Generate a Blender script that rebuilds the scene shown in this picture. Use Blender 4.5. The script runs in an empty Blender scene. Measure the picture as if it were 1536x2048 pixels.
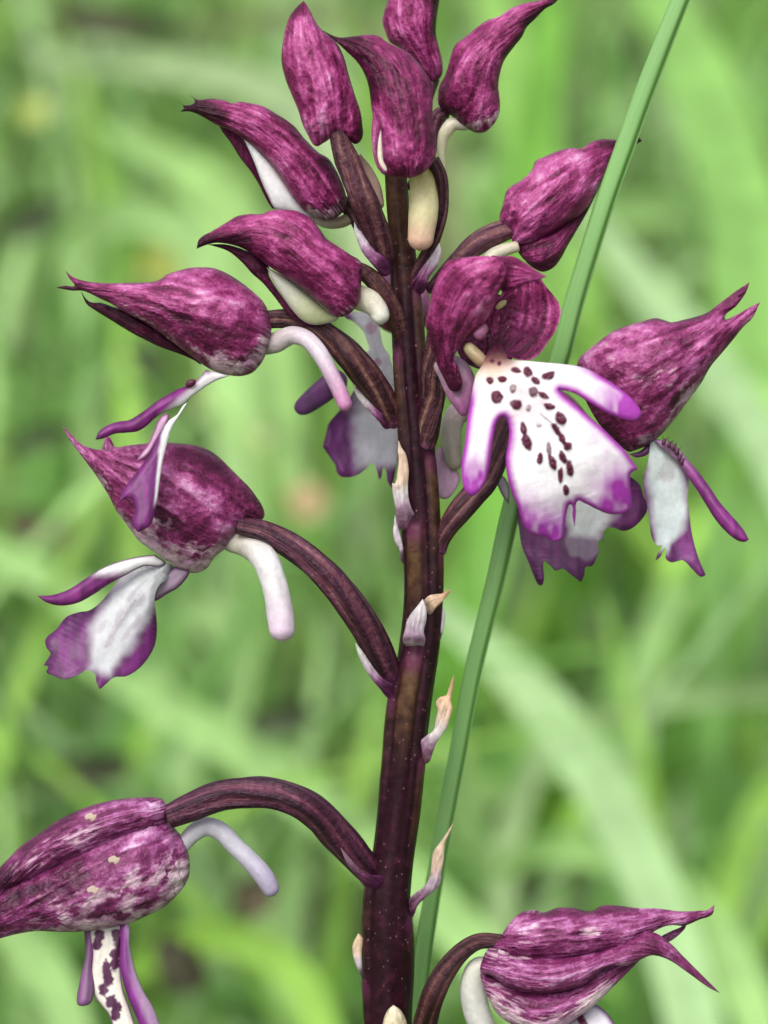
import bpy, math, random
import numpy as np
from mathutils import Vector, Matrix, geometry

# ------------------------------------------------------------------ camera, world, sun, exposure
SC = bpy.context.scene
PITCH = math.radians(20.0)
DIST = 0.22                       # metres from lens to the orchid
PXMM = 30.0                       # photo pixels per millimetre at that distance
PW, PH = 1536, 2048
FWD = np.array([0.0, math.cos(PITCH), -math.sin(PITCH)])
RGT = np.array([1.0, 0.0, 0.0])
UPV = np.array([0.0, math.sin(PITCH), math.cos(PITCH)])
FOCUS = np.array([0.0, 0.0, 0.30])
CAM = FOCUS - FWD * DIST
cam_d = bpy.data.cameras.new('camera')
cam = bpy.data.objects.new('camera', cam_d)
SC.collection.objects.link(cam)
cam.location = CAM
cam.rotation_euler = (math.radians(90) - PITCH, 0, 0)
cam_d.sensor_fit = 'VERTICAL'
cam_d.sensor_height = 24.0
cam_d.lens = 24.0 * DIST * 1000 / (PH / PXMM)
cam_d.clip_start = 0.005
cam_d.clip_end = 500
cam_d.dof.use_dof = True
cam_d.dof.focus_distance = DIST - 0.003
cam_d.dof.aperture_fstop = cam_d.lens / 3.4
SC.camera = cam

W_ = bpy.data.worlds.new('World')
SC.world = W_
W_.use_nodes = True
nt = W_.node_tree
SUN_EL, SUN_AZ = math.radians(58), math.radians(205)      # azimuth clockwise from +Y: behind the camera, a little to its side
sky = nt.nodes.new('ShaderNodeTexSky')
sky.sky_type = 'NISHITA'
sky.sun_disc = False
sky.sun_elevation = SUN_EL
sky.sun_rotation = SUN_AZ
sky.dust_density = 4.0
hsv = nt.nodes.new('ShaderNodeHueSaturation')             # cloud veil: greyer than clear blue
hsv.inputs['Saturation'].default_value = 0.35
bg = nt.nodes['Background']
bg.inputs['Strength'].default_value = 0.13
nt.links.new(sky.outputs[0], hsv.inputs['Color'])
nt.links.new(hsv.outputs[0], bg.inputs['Color'])
sun_d = bpy.data.lights.new('sun', 'SUN')
sun_d.energy = 1.5
sun_d.angle = math.radians(35)
sun_d.color = (1.0, 0.96, 0.9)
sun = bpy.data.objects.new('sun', sun_d)
SC.collection.objects.link(sun)
_d = Vector((math.sin(SUN_AZ) * math.cos(SUN_EL), math.cos(SUN_AZ) * math.cos(SUN_EL), math.sin(SUN_EL)))
sun.rotation_euler = _d.to_track_quat('Z', 'Y').to_euler()
sun.location = (0, 0, 3)
SC.view_settings.view_transform = 'Standard'
SC.view_settings.look = 'None'
SC.view_settings.exposure = 0.95
SC.view_settings.gamma = 1.0
SC.cycles.use_denoising = True
SC.cycles.max_bounces = 6

# ------------------------------------------------------------------ helpers
rng = np.random.default_rng(7)
random.seed(7)


def P(px, py, z):
    """photo pixel + depth z (mm towards the camera from the focus plane) -> world point"""
    px = np.asarray(px, float); py = np.asarray(py, float); z = np.asarray(z, float)
    dep = DIST - z * 1e-3
    f = PXMM * 1000 * DIST
    a = (px - PW / 2) / f * dep
    b = (PH / 2 - py) / f * dep
    return CAM + np.multiply.outer(dep, FWD) + np.multiply.outer(a, RGT) + np.multiply.outer(b, UPV)


CROP = {'A': (340, 0, 2.56), 'B': (700, 0, 2.56), 'C': (100, 380, 2.194), 'D': (560, 480, 2.56), 'M': (820, 500, 2.145),
        'G': (60, 820, 2.0757), 'H': (0, 1500, 1.969), 'R': (680, 1160, 2.767), 'K': (680, 1750, 1.794), 'Q': (740, 840, 4.095),
        'L': (840, 500, 3.34), 'N': (1000, 820, 2.866), 'O': (560, 620, 5.39), 'E': (100, 500, 3.34), 'P': (700, 200, 4.266),
        'I': (0, 1560, 3.84), 'X': (0, 0, 1.0)}


def cr(c, pts):
    ox, oy, s = CROP[c]
    return [(ox + p[0] / s, oy + p[1] / s) + tuple(p[2:]) for p in pts]


def closed_outline(pts, h):
    n = len(pts)
    p = np.array([q[:2] for q in pts], float)
    cor = [len(q) > 2 for q in pts]
    out = []
    for i in range(n):
        a, b = p[i], p[(i + 1) % n]
        L = np.hypot(*(b - a))
        if L < 1e-6:
            continue
        d = (b - a) / L

        def tan(j, default):
            if cor[j]:
                return default
            t = p[(j + 1) % n] - p[j - 1]
            l = np.hypot(*t)
            return t / l if l > 1e-6 else default
        t0, t1 = tan(i, d) * L, tan((i + 1) % n, d) * L
        m = max(1, int(round(L / h)))
        for k in range(m):
            t = k / m
            out.append(a * (2*t**3 - 3*t**2 + 1) + t0 * (t**3 - 2*t**2 + t) + b * (-2*t**3 + 3*t**2) + t1 * (t**3 - t**2))
    return np.array(out)


def open_spline(vals, n):
    """Catmull-Rom through rows of vals, n samples evenly in chord length"""
    v = np.array(vals, float)
    d = np.r_[0, np.cumsum(np.linalg.norm(np.diff(v[:, :2], axis=0), axis=1))]
    ts = np.linspace(0, d[-1], n)
    out = np.zeros((n, v.shape[1]))
    m = np.zeros_like(v)
    m[1:-1] = (v[2:] - v[:-2]) / (d[2:] - d[:-2])[:, None]
    m[0] = (v[1] - v[0]) / (d[1] - d[0]); m[-1] = (v[-1] - v[-2]) / (d[-1] - d[-2])
    for k, t in enumerate(ts):
        i = min(max(np.searchsorted(d, t, side='right') - 1, 0), len(d) - 2)
        L = d[i + 1] - d[i]; u = (t - d[i]) / L
        out[k] = v[i]*(2*u**3-3*u**2+1) + m[i]*L*(u**3-2*u**2+u) + v[i+1]*(-2*u**3+3*u**2) + m[i+1]*L*(u**3-u**2)
    return out


def inside(pts, poly):
    x, y = pts[:, 0], pts[:, 1]
    r = np.zeros(len(pts), bool)
    for a, b in zip(poly, np.roll(poly, -1, axis=0)):
        if a[1] == b[1]:
            continue
        c = ((a[1] > y) != (b[1] > y))
        r ^= c & (x < (b[0] - a[0]) * (y - a[1]) / (b[1] - a[1]) + a[0])
    return r


def seg_dist(pts, line, closed=False, extend=True):
    """distance, arclength and signed offset of pts to a polyline"""
    q = np.asarray(line, float)
    if closed:
        q = np.vstack([q, q[:1]])
    best = np.full(len(pts), 1e18); arc = np.zeros(len(pts)); sg = np.zeros(len(pts))
    s0 = 0.0
    for k in range(len(q) - 1):
        a, b = q[k], q[k + 1]
        d = b - a; L = math.hypot(*d)
        if L < 1e-9:
            continue
        w = pts - a
        t = (w @ d) / L / L
        tc = t.clip(-9 if (k == 0 and not closed and extend) else 0, 9 if (k == len(q) - 2 and not closed and extend) else 1)
        e = w - tc[:, None] * d
        D = np.hypot(e[:, 0], e[:, 1])
        m = D < best
        best[m] = D[m]; arc[m] = s0 + tc[m] * L
        sg[m] = ((d[0] * w[:, 1] - d[1] * w[:, 0]) / L)[m]
        s0 += L
    return best, arc, sg, s0


def vn(x, y, seed=0):
    """smooth value noise, -1..1"""
    x = np.asarray(x, float) + seed * 17.31; y = np.asarray(y, float) - seed * 9.7
    xi, yi = np.floor(x), np.floor(y)
    fx, fy = x - xi, y - yi
    fx = fx*fx*(3-2*fx); fy = fy*fy*(3-2*fy)

    def h(a, b):
        v = np.sin(a * 127.1 + b * 311.7 + seed * 74.7) * 43758.5453
        return (v - np.floor(v)) * 2 - 1
    return (h(xi, yi)*(1-fx) + h(xi+1, yi)*fx)*(1-fy) + (h(xi, yi+1)*(1-fx) + h(xi+1, yi+1)*fx)*fy


def ss(a, b, x):
    t = ((np.asarray(x, float) - a) / (b - a)).clip(0, 1)
    return t * t * (3 - 2 * t)


def mixc(a, b, f):
    return np.asarray(a)[None, :] * (1 - f[:, None]) + np.asarray(b)[None, :] * f[:, None] if np.ndim(a) == 1 and np.ndim(b) == 1 \
        else np.atleast_2d(a) * (1 - f[:, None]) + np.atleast_2d(b) * f[:, None]


def link(o, parent=None):
    SC.collection.objects.link(o)
    if parent is not None:
        o.parent = parent
        o.matrix_parent_inverse = Matrix.Translation(parent['_w']).inverted()
    return o


def mesh_obj(name, co, faces, mat, parent=None, attrs=None, smooth=True):
    co = np.asarray(co, float)
    c = co.mean(axis=0)
    me = bpy.data.meshes.new(name)
    me.from_pydata([tuple(v) for v in (co - c)], [], [tuple(int(i) for i in f) for f in faces])
    if smooth:
        me.polygons.foreach_set('use_smooth', np.ones(len(me.polygons), bool))
    for k, v in (attrs or {}).items():
        v = np.asarray(v, float)
        if v.ndim == 1:
            a = me.attributes.new(k, 'FLOAT', 'POINT'); a.data.foreach_set('value', v.astype(np.float32))
        elif k == 'col':
            a = me.attributes.new(k, 'FLOAT_COLOR', 'POINT')
            a.data.foreach_set('color', np.c_[v, np.ones(len(v))].astype(np.float32).ravel())
        else:
            a = me.attributes.new(k, 'FLOAT_VECTOR', 'POINT'); a.data.foreach_set('vector', v.astype(np.float32).ravel())
    me.materials.append(mat)
    me.update()
    o = bpy.data.objects.new(name, me)
    o.location = c
    return link(o, parent)


def empty(name, loc, parent=None):
    o = bpy.data.objects.new(name, None)
    o.location = loc
    o.empty_display_size = 0.005
    o['_w'] = [float(x) for x in loc]
    return link(o, parent)


def tag(o, label, cat=None, group=None, kind=None):
    o['label'] = label
    if cat: o['category'] = cat
    if group: o['group'] = group
    if kind: o['kind'] = kind
    return o


# ------------------------------------------------------------------ materials
def newmat(name):
    m = bpy.data.materials.new(name)
    m.use_nodes = True
    n = m.node_tree
    return m, n, n.nodes['Principled BSDF']


def nd(n, t, **kw):
    o = n.nodes.new(t)
    for k, v in kw.items():
        setattr(o, k, v)
    return o


def attr(n, name):
    return nd(n, 'ShaderNodeAttribute', attribute_name=name)


def math_(n, op, a, b=None, c=None):
    m = nd(n, 'ShaderNodeMath', operation=op)
    for i, v in enumerate((a, b, c)):
        if v is None: continue
        if isinstance(v, (int, float)): m.inputs[i].default_value = v
        else: n.links.new(v, m.inputs[i])
    return m.outputs[0]


def mixrgb(n, f, a, b, mode='MIX'):
    m = nd(n, 'ShaderNodeMix', data_type='RGBA', blend_type=mode)
    for s, v in ((m.inputs[0], f), (m.inputs[6], a), (m.inputs[7], b)):
        if isinstance(v, (int, float)): s.default_value = v
        elif isinstance(v, tuple): s.default_value = v + (1,)
        else: n.links.new(v, s)
    return m.outputs[2]


def ramp(n, fac, stops):
    r = nd(n, 'ShaderNodeValToRGB')
    e = r.color_ramp.elements
    while len(e) < len(stops): e.new(0.5)
    for k, (p, c) in enumerate(stops):
        e[k].position = p
        e[k].color = (c + (1,)) if isinstance(c, tuple) else (c, c, c, 1)
    n.links.new(fac, r.inputs[0])
    return r.outputs[0]


def mapped(n, src, scale):
    m = nd(n, 'ShaderNodeMapping')
    n.links.new(src, m.inputs['Vector'])
    m.inputs['Scale'].default_value = scale
    return m.outputs[0]


def noise(n, vec, scale=1.0, detail=3.0, rough=0.55):
    t = nd(n, 'ShaderNodeTexNoise')
    t.inputs['Scale'].default_value = scale
    t.inputs['Detail'].default_value = detail
    t.inputs['Roughness'].default_value = rough
    n.links.new(vec, t.inputs['Vector'])
    return t.outputs['Fac']


def bump(n, b, h, dist, strength=1.0, prev=None):
    k = nd(n, 'ShaderNodeBump')
    k.inputs['Strength'].default_value = strength
    k.inputs['Distance'].default_value = dist
    n.links.new(h, k.inputs['Height'])
    if prev is not None: n.links.new(prev, k.inputs['Normal'])
    n.links.new(k.outputs[0], b.inputs['Normal'])
    return k.outputs[0]


def make_sepal():
    m, n, b = newmat('sepal_skin')
    v = attr(n, 'vein').outputs['Vector']
    obj = nd(n, 'ShaderNodeTexCoord').outputs['Object']
    st = noise(n, mapped(n, v, (0.28, 5.0, 1.0)), 1.0, 2.0, 0.5)
    bl = noise(n, mapped(n, v, (0.70, 5.5, 1.0)), 1.0, 2.0, 0.6)
    bl2 = noise(n, mapped(n, v, (0.95, 6.5, 1.3)), 1.0, 3.0, 0.6)
    iso = noise(n, mapped(n, obj, (1000, 1000, 1000)), 0.55, 4.0, 0.6)
    fine = noise(n, mapped(n, obj, (1000, 1000, 1000)), 5.0, 2.0, 0.6)
    mm = math_(n, 'ADD', math_(n, 'MULTIPLY', st, 0.28), math_(n, 'MULTIPLY', iso, 0.40))
    mm = math_(n, 'ADD', mm, math_(n, 'MULTIPLY', bl2, 0.32))
    mm = math_(n, 'ADD', mm, math_(n, 'MULTIPLY', math_(n, 'SUBTRACT', fine, 0.5), 0.13))
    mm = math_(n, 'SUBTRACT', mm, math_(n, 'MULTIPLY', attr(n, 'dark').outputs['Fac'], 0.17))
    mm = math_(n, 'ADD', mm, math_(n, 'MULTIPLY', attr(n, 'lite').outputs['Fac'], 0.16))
    wine = ramp(n, mm, [(0.26, (0.024, 0.0022, 0.011)), (0.40, (0.066, 0.0045, 0.027)), (0.50, (0.158, 0.0120, 0.070)),
                     (0.60, (0.32, 0.048, 0.175)), (0.76, (0.52, 0.22, 0.40))])
    lilac = ramp(n, mm, [(0.26, (0.020, 0.003, 0.012)), (0.40, (0.062, 0.007, 0.034)), (0.50, (0.135, 0.021, 0.084)), (0.59, (0.29, 0.095, 0.23)), (0.71, (0.50, 0.35, 0.50))])
    c = mixrgb(n, attr(n, 'lil').outputs['Fac'], wine, lilac)
    pf = math_(n, 'ADD', math_(n, 'MULTIPLY', math_(n, 'ADD', math_(n, 'MULTIPLY', bl, 0.5), math_(n, 'MULTIPLY', bl2, 0.5)), 0.95), math_(n, 'MULTIPLY', attr(n, 'pale').outputs['Fac'], 0.30))
    pf = ramp(n, pf, [(0.60, 0.0), (0.74, 0.85)])
    pc = mixrgb(n, ramp(n, iso, [(0.38, 0.0), (0.62, 1.0)]), (0.36, 0.20, 0.30), (0.56, 0.44, 0.46))
    c = mixrgb(n, pf, c, pc)
    n.links.new(c, b.inputs['Base Color'])
    b.inputs['Roughness'].default_value = 0.42
    b.inputs['Specular IOR Level'].default_value = 0.2
    k = bump(n, b, st, 0.00035, 0.7)
    k = bump(n, b, iso, 0.00050, 0.8, k)
    k = bump(n, b, bl2, 0.00022, 0.7, k)
    bump(n, b, fine, 0.00006, 0.8, k)
    return m


def make_colour(name, rough=0.5, fine=0.00004, trans=0.25, scale=3.0, spec=0.35):
    """flesh coloured by the 'col' attribute with fine mottling and some light passing through"""
    m, n, b = newmat(name)
    c = attr(n, 'col').outputs['Color']
    obj = nd(n, 'ShaderNodeTexCoord').outputs['Object']
    f = noise(n, mapped(n, obj, (1000, 1000, 1000)), scale, 3.0, 0.6)
    g = noise(n, mapped(n, obj, (1000, 1000, 1000)), 0.7, 2.0, 0.5)
    k = ramp(n, math_(n, 'ADD', math_(n, 'MULTIPLY', f, 0.5), math_(n, 'MULTIPLY', g, 0.5)), [(0.3, 0.80), (0.7, 1.06)])
    c2 = mixrgb(n, 1.0, c, k, 'MULTIPLY')
    n.links.new(c2, b.inputs['Base Color'])
    b.inputs['Roughness'].default_value = rough
    b.inputs['Specular IOR Level'].default_value = spec
    bump(n, b, f, fine, 0.8)
    b.inputs['Subsurface Weight'].default_value = 0.3
    b.inputs['Subsurface Radius'].default_value = (1.0, 0.6, 0.6)
    b.inputs['Subsurface Scale'].default_value = 0.0005
    if trans > 0:
        t = nd(n, 'ShaderNodeBsdfTranslucent')
        n.links.new(c2, t.inputs['Color'])
        s = nd(n, 'ShaderNodeMixShader')
        s.inputs[0].default_value = trans
        out = n.nodes['Material Output']
        n.links.new(b.outputs[0], s.inputs[1]); n.links.new(t.outputs[0], s.inputs[2])
        n.links.new(s.outputs[0], out.inputs['Surface'])
    return m


def make_ovary():
    m, n, b = newmat('ovary_skin')
    v = attr(n, 'vein')
    sep = nd(n, 'ShaderNodeSeparateXYZ')
    n.links.new(v.outputs['Vector'], sep.inputs[0])
    obj = nd(n, 'ShaderNodeTexCoord').outputs['Object']
    iso = noise(n, mapped(n, obj, (1000, 1000, 1000)), 2.2, 3.0, 0.6)
    st = noise(n, mapped(n, v.outputs['Vector'], (0.22, 2.2, 1.0)), 1.0, 4.0, 0.65)
    rib = math_(n, 'MULTIPLY_ADD', math_(n, 'COSINE', math_(n, 'MULTIPLY', sep.outputs[1], 6.0)), -0.5, 0.5)
    f = math_(n, 'ADD', math_(n, 'MULTIPLY', rib, 0.22), math_(n, 'MULTIPLY', st, 0.78))
    f = math_(n, 'ADD', f, math_(n, 'MULTIPLY', math_(n, 'SUBTRACT', iso, 0.5), 0.35))
    olive = mixrgb(n, 1.0, ramp(n, f, [(0.34, (0.018, 0.0035, 0.009)), (0.50, (0.052, 0.013, 0.024)), (0.64, (0.105, 0.045, 0.042)), (0.82, (0.21, 0.13, 0.115))]),
                   attr(n, 'tint').outputs['Vector'], 'MULTIPLY')
    c = mixrgb(n, attr(n, 'node').outputs['Fac'], olive, ramp(n, iso, [(0.35, (0.05, 0.006, 0.03)), (0.65, (0.22, 0.05, 0.16))]))
    n.links.new(c, b.inputs['Base Color'])
    b.inputs['Roughness'].default_value = 0.5
    b.inputs['Specular IOR Level'].default_value = 0.3
    k = bump(n, b, st, 0.00040, 0.8)
    bump(n, b, iso, 0.00020, 0.8, k)
    return m


def make_stem():
    m, n, b = newmat('stem_skin')
    obj = nd(n, 'ShaderNodeTexCoord').outputs['Object']
    mm_ = mapped(n, obj, (1000, 1000, 1000))
    iso = noise(n, mm_, 1.2, 3.0, 0.6)
    base = ramp(n, iso, [(0.3, (0.007, 0.001, 0.003)), (0.55, (0.016, 0.0022, 0.0065)), (0.75, (0.036, 0.006, 0.015))])
    # swollen ridges below the nodes: olive and purple
    c = mixrgb(n, attr(n, 'ridge').outputs['Fac'], base, ramp(n, iso, [(0.3, (0.026, 0.008, 0.007)), (0.7, (0.085, 0.046, 0.018))]))
    c = mixrgb(n, attr(n, 'node').outputs['Fac'], c, (0.11, 0.014, 0.07))
    vo = nd(n, 'ShaderNodeTexVoronoi')
    vo.inputs['Scale'].default_value = 2.3
    n.links.new(mapped(n, obj, (1000, 1000, 720)), vo.inputs['Vector'])
    dots = math_(n, 'MULTIPLY', ramp(n, vo.outputs['Distance'], [(0.06, 1.0), (0.17, 0.0)]), vo.outputs['Color'])
    c = mixrgb(n, math_(n, 'MULTIPLY', dots, 0.75), c, (0.24, 0.11, 0.14))
    n.links.new(c, b.inputs['Base Color'])
    b.inputs['Roughness'].default_value = 0.45
    b.inputs['Specular IOR Level'].default_value = 0.16
    k = bump(n, b, dots, 0.00006, 0.8)
    bump(n, b, iso, 0.00012, 0.5, k)
    return m


def make_leaf(name, trans=0.35, rough=0.55, streak=True):
    m, n, b = newmat(name)
    c = attr(n, 'col').outputs['Color']
    obj = nd(n, 'ShaderNodeTexCoord').outputs['Object']
    f = noise(n, mapped(n, obj, (60, 60, 60)), 1.0, 3.0, 0.6)
    c2 = mixrgb(n, 1.0, c, ramp(n, f, [(0.3, 0.72), (0.7, 1.2)]), 'MULTIPLY')
    n.links.new(c2, b.inputs['Base Color'])
    b.inputs['Roughness'].default_value = rough
    b.inputs['Specular IOR Level'].default_value = 0.3
    t = nd(n, 'ShaderNodeBsdfTranslucent')
    n.links.new(mixrgb(n, 1.0, c2, (1.0, 1.1, 0.55), 'MULTIPLY'), t.inputs['Color'])
    s = nd(n, 'ShaderNodeMixShader')
    s.inputs[0].default_value = trans
    out = n.nodes['Material Output']
    n.links.new(b.outputs[0], s.inputs[1]); n.links.new(t.outputs[0], s.inputs[2])
    n.links.new(s.outputs[0], out.inputs['Surface'])
    return m


def make_stalk():
    m, n, b = newmat('grass_stalk_skin')
    v = attr(n, 'vein').outputs['Vector']
    c = attr(n, 'col').outputs['Color']
    st = noise(n, mapped(n, v, (0.12, 4.0, 1.0)), 1.0, 3.0, 0.6)
    c2 = mixrgb(n, 1.0, c, ramp(n, st, [(0.3, 0.88), (0.7, 1.10)]), 'MULTIPLY')
    n.links.new(c2, b.inputs['Base Color'])
    b.inputs['Roughness'].default_value = 0.42
    bump(n, b, st, 0.00004, 0.5)
    return m


def make_ground():
    m, n, b = newmat('meadow_soil')
    obj = nd(n, 'ShaderNodeTexCoord').outputs['Object']
    a = noise(n, obj, 9.0, 5.0, 0.6)
    f = noise(n, obj, 60.0, 4.0, 0.65)
    c = mixrgb(n, ramp(n, a, [(0.4, 0.0), (0.62, 1.0)]), (0.060, 0.085, 0.030), (0.085, 0.150, 0.035))
    c = mixrgb(n, ramp(n, f, [(0.55, 0.0), (0.72, 0.8)]), c, (0.085, 0.065, 0.040))
    n.links.new(c, b.inputs['Base Color'])
    b.inputs['Roughness'].default_value = 0.95
    bump(n, b, f, 0.01, 0.8)
    return m


M_SEPAL = make_sepal()
M_LIP = make_colour('lip_petal_flesh', 0.45, 0.00004, 0.22, 3.0)
M_SPUR = make_colour('spur_flesh', 0.38, 0.00007, 0.25, 3.2, 0.45)
M_BRACT = make_colour('bract_membrane', 0.5, 0.00012, 0.25, 2.5)
M_OVARY = make_ovary()
M_STEM = make_stem()
M_BLADE = make_leaf('grass_blade_skin', 0.35, 0.5)
M_COVER = make_leaf('ground_leaf_skin', 0.3, 0.6)
M_PETAL = make_leaf('wildflower_petal', 0.35, 0.6)
M_STALK = make_stalk()
M_GROUND = make_ground()

# ------------------------------------------------------------------ the setting: ground sheet
gx = np.concatenate([[-60, -20, -8], np.linspace(-3, 3, 61), [8, 20, 60]])
gco, gf = [], []
for y in gx:
    for x in gx:
        r = math.hypot(x, y)
        gco.append((x, y, (0.012 * float(vn(x * 5, y * 5, 3)) + 0.02 * float(vn(x * 1.5, y * 1.5, 5))) * (1 if r < 4 else 0) - 0.01))
ng = len(gx)
for j in range(ng - 1):
    for i in range(ng - 1):
        a = j * ng + i
        gf.append((a, a + 1, a + ng + 1, a + ng))
g = mesh_obj('ground', gco, gf, M_GROUND)
tag(g, 'mossy meadow soil under the grass and leaves', kind='structure')


# ------------------------------------------------------------------ plant-building helpers
def solve_poisson(v, tris, bnd):
    """-lap(u) = 4 on a triangulated outline, u = 0 on its rim (cotangent weights, conjugate gradients)"""
    n = len(v)
    t = np.asarray(tris)
    I, J, Wt = [], [], []
    area = np.zeros(n)
    a, b, c = v[t[:, 0]], v[t[:, 1]], v[t[:, 2]]
    A2 = np.abs((b[:, 0]-a[:, 0])*(c[:, 1]-a[:, 1]) - (b[:, 1]-a[:, 1])*(c[:, 0]-a[:, 0])) + 1e-9
    for k in range(3):
        np.add.at(area, t[:, k], A2 / 6)
        p, q, r = t[:, k], t[:, (k+1) % 3], t[:, (k+2) % 3]
        cot = ((v[q]-v[p]) * (v[r]-v[p])).sum(1) / A2
        I += [q, r]; J += [r, q]; Wt += [cot/2, cot/2]
    I = np.concatenate(I); J = np.concatenate(J); Wt = np.concatenate(Wt).clip(0.0, 20)
    diag = np.bincount(I, Wt, n)
    free = ~bnd

    def mul(x):
        return np.where(free, diag * x - np.bincount(I, Wt * x[J], n), x)
    rhs = np.where(free, 4 * area, 0.0)
    x = np.zeros(n); r = rhs - mul(x); pc = np.where(free, 1 / (diag + 1e-9), 1.0)
    z = pc * r; p = z.copy(); rz = r @ z
    for _ in range(220):
        if rz < 1e-9: break
        Ap = mul(p); al = rz / (p @ Ap + 1e-30)
        x += al * p; r -= al * Ap
        z = pc * r; r2 = r @ z
        p = z + (r2 / rz) * p; rz = r2
    return x.clip(0, None)


SEED = [0]
LIL = [0.15]          # how far a flower's sepals lean from wine to lilac


def piece(name, parent, outline, z, mat, axis=None, h=4.0, k=0.8, plate=None, bulge=0.0, colf=None, grooves=(), wr=2.0, crumple=0.0,
          pale=None, dark=None, lite=None, zoff=None):
    """a plant organ grown from its outline: rounded volume, or (plate = half thickness in px) a thin cupped petal"""
    SEED[0] += 1
    sd = SEED[0]
    B = closed_outline(outline, h)
    x0, y0 = B.min(0); x1, y1 = B.max(0)
    rows = np.arange(y0, y1, h * 0.87)
    gp = np.array([(x + (h / 2 if j % 2 else 0), y) for j, y in enumerate(rows) for x in np.arange(x0, x1, h)]).reshape(-1, 2)
    gp = gp[inside(gp, B)]
    if len(gp):
        dB = seg_dist(gp, B, True)[0]
        gp = gp[dB > 0.62 * h]
    nb = len(B)
    tg = np.roll(B, -1, 0) - np.roll(B, 1, 0)
    nr = np.c_[-tg[:, 1], tg[:, 0]] / (np.linalg.norm(tg, axis=1)[:, None] + 1e-9)
    ring = np.vstack([B + nr * h * 0.28, B - nr * h * 0.28])
    ring = ring[inside(ring, B)]
    if len(ring):
        ring = ring[seg_dist(ring, B, True)[0] > 0.2 * h]
    allp = np.vstack([B, ring, gp])
    res = geometry.delaunay_2d_cdt([Vector(p) for p in allp], [(i, (i + 1) % nb) for i in range(nb)], [], 1, 1e-4)
    v = np.array([tuple(p) for p in res[0]]); tris = [f for f in res[2] if len(f) == 3]
    tr = np.array(tris)
    used = np.unique(tr)
    remap = -np.ones(len(v), int); remap[used] = np.arange(len(used))
    v = v[used]; tr = remap[tr]
    # orientation: seen from the camera with y down, make them counter-clockwise in (x, -y)
    a, b, c = v[tr[:, 0]], v[tr[:, 1]], v[tr[:, 2]]
    cr_ = (b[:, 0]-a[:, 0])*(c[:, 1]-a[:, 1]) - (b[:, 1]-a[:, 1])*(c[:, 0]-a[:, 0])
    tr[cr_ > 0] = tr[cr_ > 0][:, ::-1]
    from collections import Counter
    ec = Counter()
    for f in tr:
        for q in range(3):
            ec[tuple(sorted((f[q], f[(q+1) % 3])))] += 1
    bnd = np.zeros(len(v), bool)
    for e, cnt in ec.items():
        if cnt == 1: bnd[list(e)] = True
    d = seg_dist(v, B, True)[0]
    d[bnd] = 0
    u = solve_poisson(v, tr, bnd)
    Hh = np.sqrt(u)
    ax = axis if axis is not None else [tuple(v.mean(0)), tuple(v.mean(0) + (1, 0))]
    ax = np.array([q[:2] for q in ax], float)
    if len(ax) > 2:
        ax = open_spline(ax, 24)
    _, s, r, L = seg_dist(v, ax)
    # offset across normalised by the local half width
    nbk = 24
    bk = ((s / L) * nbk).clip(-2, nbk + 2).astype(int) + 2
    hw = np.zeros(nbk + 5)
    np.maximum.at(hw, bk, np.abs(r))
    hw = np.maximum(np.convolve(np.pad(hw, 2, mode='edge'), np.ones(5) / 5, 'valid'), 6)
    rn = r / hw[bk]
    t = s / L
    if isinstance(z, (tuple, list)):
        z0 = np.polyval(np.polyfit(np.linspace(0, 1, len(z)), z, min(2, len(z) - 1)), t.clip(-0.15, 1.15))
    else:
        z0 = np.full(len(v), float(z))
    if zoff is not None:
        z0 = z0 + zoff(v, t, rn, d)
    dk = np.zeros(len(v)); lt = np.zeros(len(v)); pl = np.zeros(len(v))
    disp = np.zeros(len(v))
    fade = ss(0, 10, d)
    for gr in grooves:
        line, wd, dep = gr[:3]
        D, s_, r_, L_ = seg_dist(v, open_spline(np.array([q[:2] for q in line], float), 20))
        endf = ss(-0.02, 0.12, s_ / L_) * ss(1.02, 0.85, s_ / L_) * (0.62 + 0.38 * vn(s_ / 24, s_ * 0, sd + 7))
        r_ = r_ + 2.5 * vn(s_ / 15, s_ * 0, sd + 8); D = np.hypot(D, 0) + 1.2 * vn(s_ / 10, s_ * 0, sd + 9)
        prof = np.exp(-(D / wd) ** 2) * endf
        lip_ = np.exp(-((r_ - 1.7 * wd) / (1.5 * wd)) ** 2) * endf * (D < 4 * wd)
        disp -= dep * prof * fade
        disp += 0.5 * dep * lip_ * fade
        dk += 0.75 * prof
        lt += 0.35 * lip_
    if wr:
        disp += wr * fade * (vn(s / 46, rn * 3.2, sd) + 0.6 * vn(s / 20, rn * 5, sd + 3) + (0.55 * vn(s / 11, rn * 8, sd + 4) if mat is M_SEPAL else 0))
    if crumple:
        cf = crumple * np.exp(-(s.clip(0) / 70.0) ** 1.5) * fade
        cn = vn(v[:, 0] / 13, v[:, 1] / 13, sd + 5) + 0.5 * vn(v[:, 0] / 7, v[:, 1] / 7, sd + 6)
        disp += cf * cn
        lt += 0.06 * cf * cn.clip(0, 1)
    if plate is None:
        front, back = k * Hh + disp, -k * Hh
    else:
        th = plate * np.sqrt((d / (plate * 2.0)).clip(0, 1))
        mid = bulge * Hh + disp
        front, back = mid + th, mid - th
        front[bnd] = mid[bnd]
    base = P(v[:, 0], v[:, 1], z0)
    fr = base - np.multiply.outer(front / PXMM * 1e-3, FWD)
    bkp = base - np.multiply.outer(back / PXMM * 1e-3, FWD)
    ii = np.where(~bnd)[0]
    bi = np.arange(len(v)); bi[ii] = len(v) + np.arange(len(ii))
    co = np.vstack([fr, bkp[ii]])
    faces = list(tr) + [bi[f[::-1]] for f in tr]
    sel = np.r_[np.arange(len(v)), ii]
    if pale is not None: pl = pl + pale(v, t, rn, d)
    if dark is not None: dk = dk + dark(v, t, rn, d)
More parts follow.
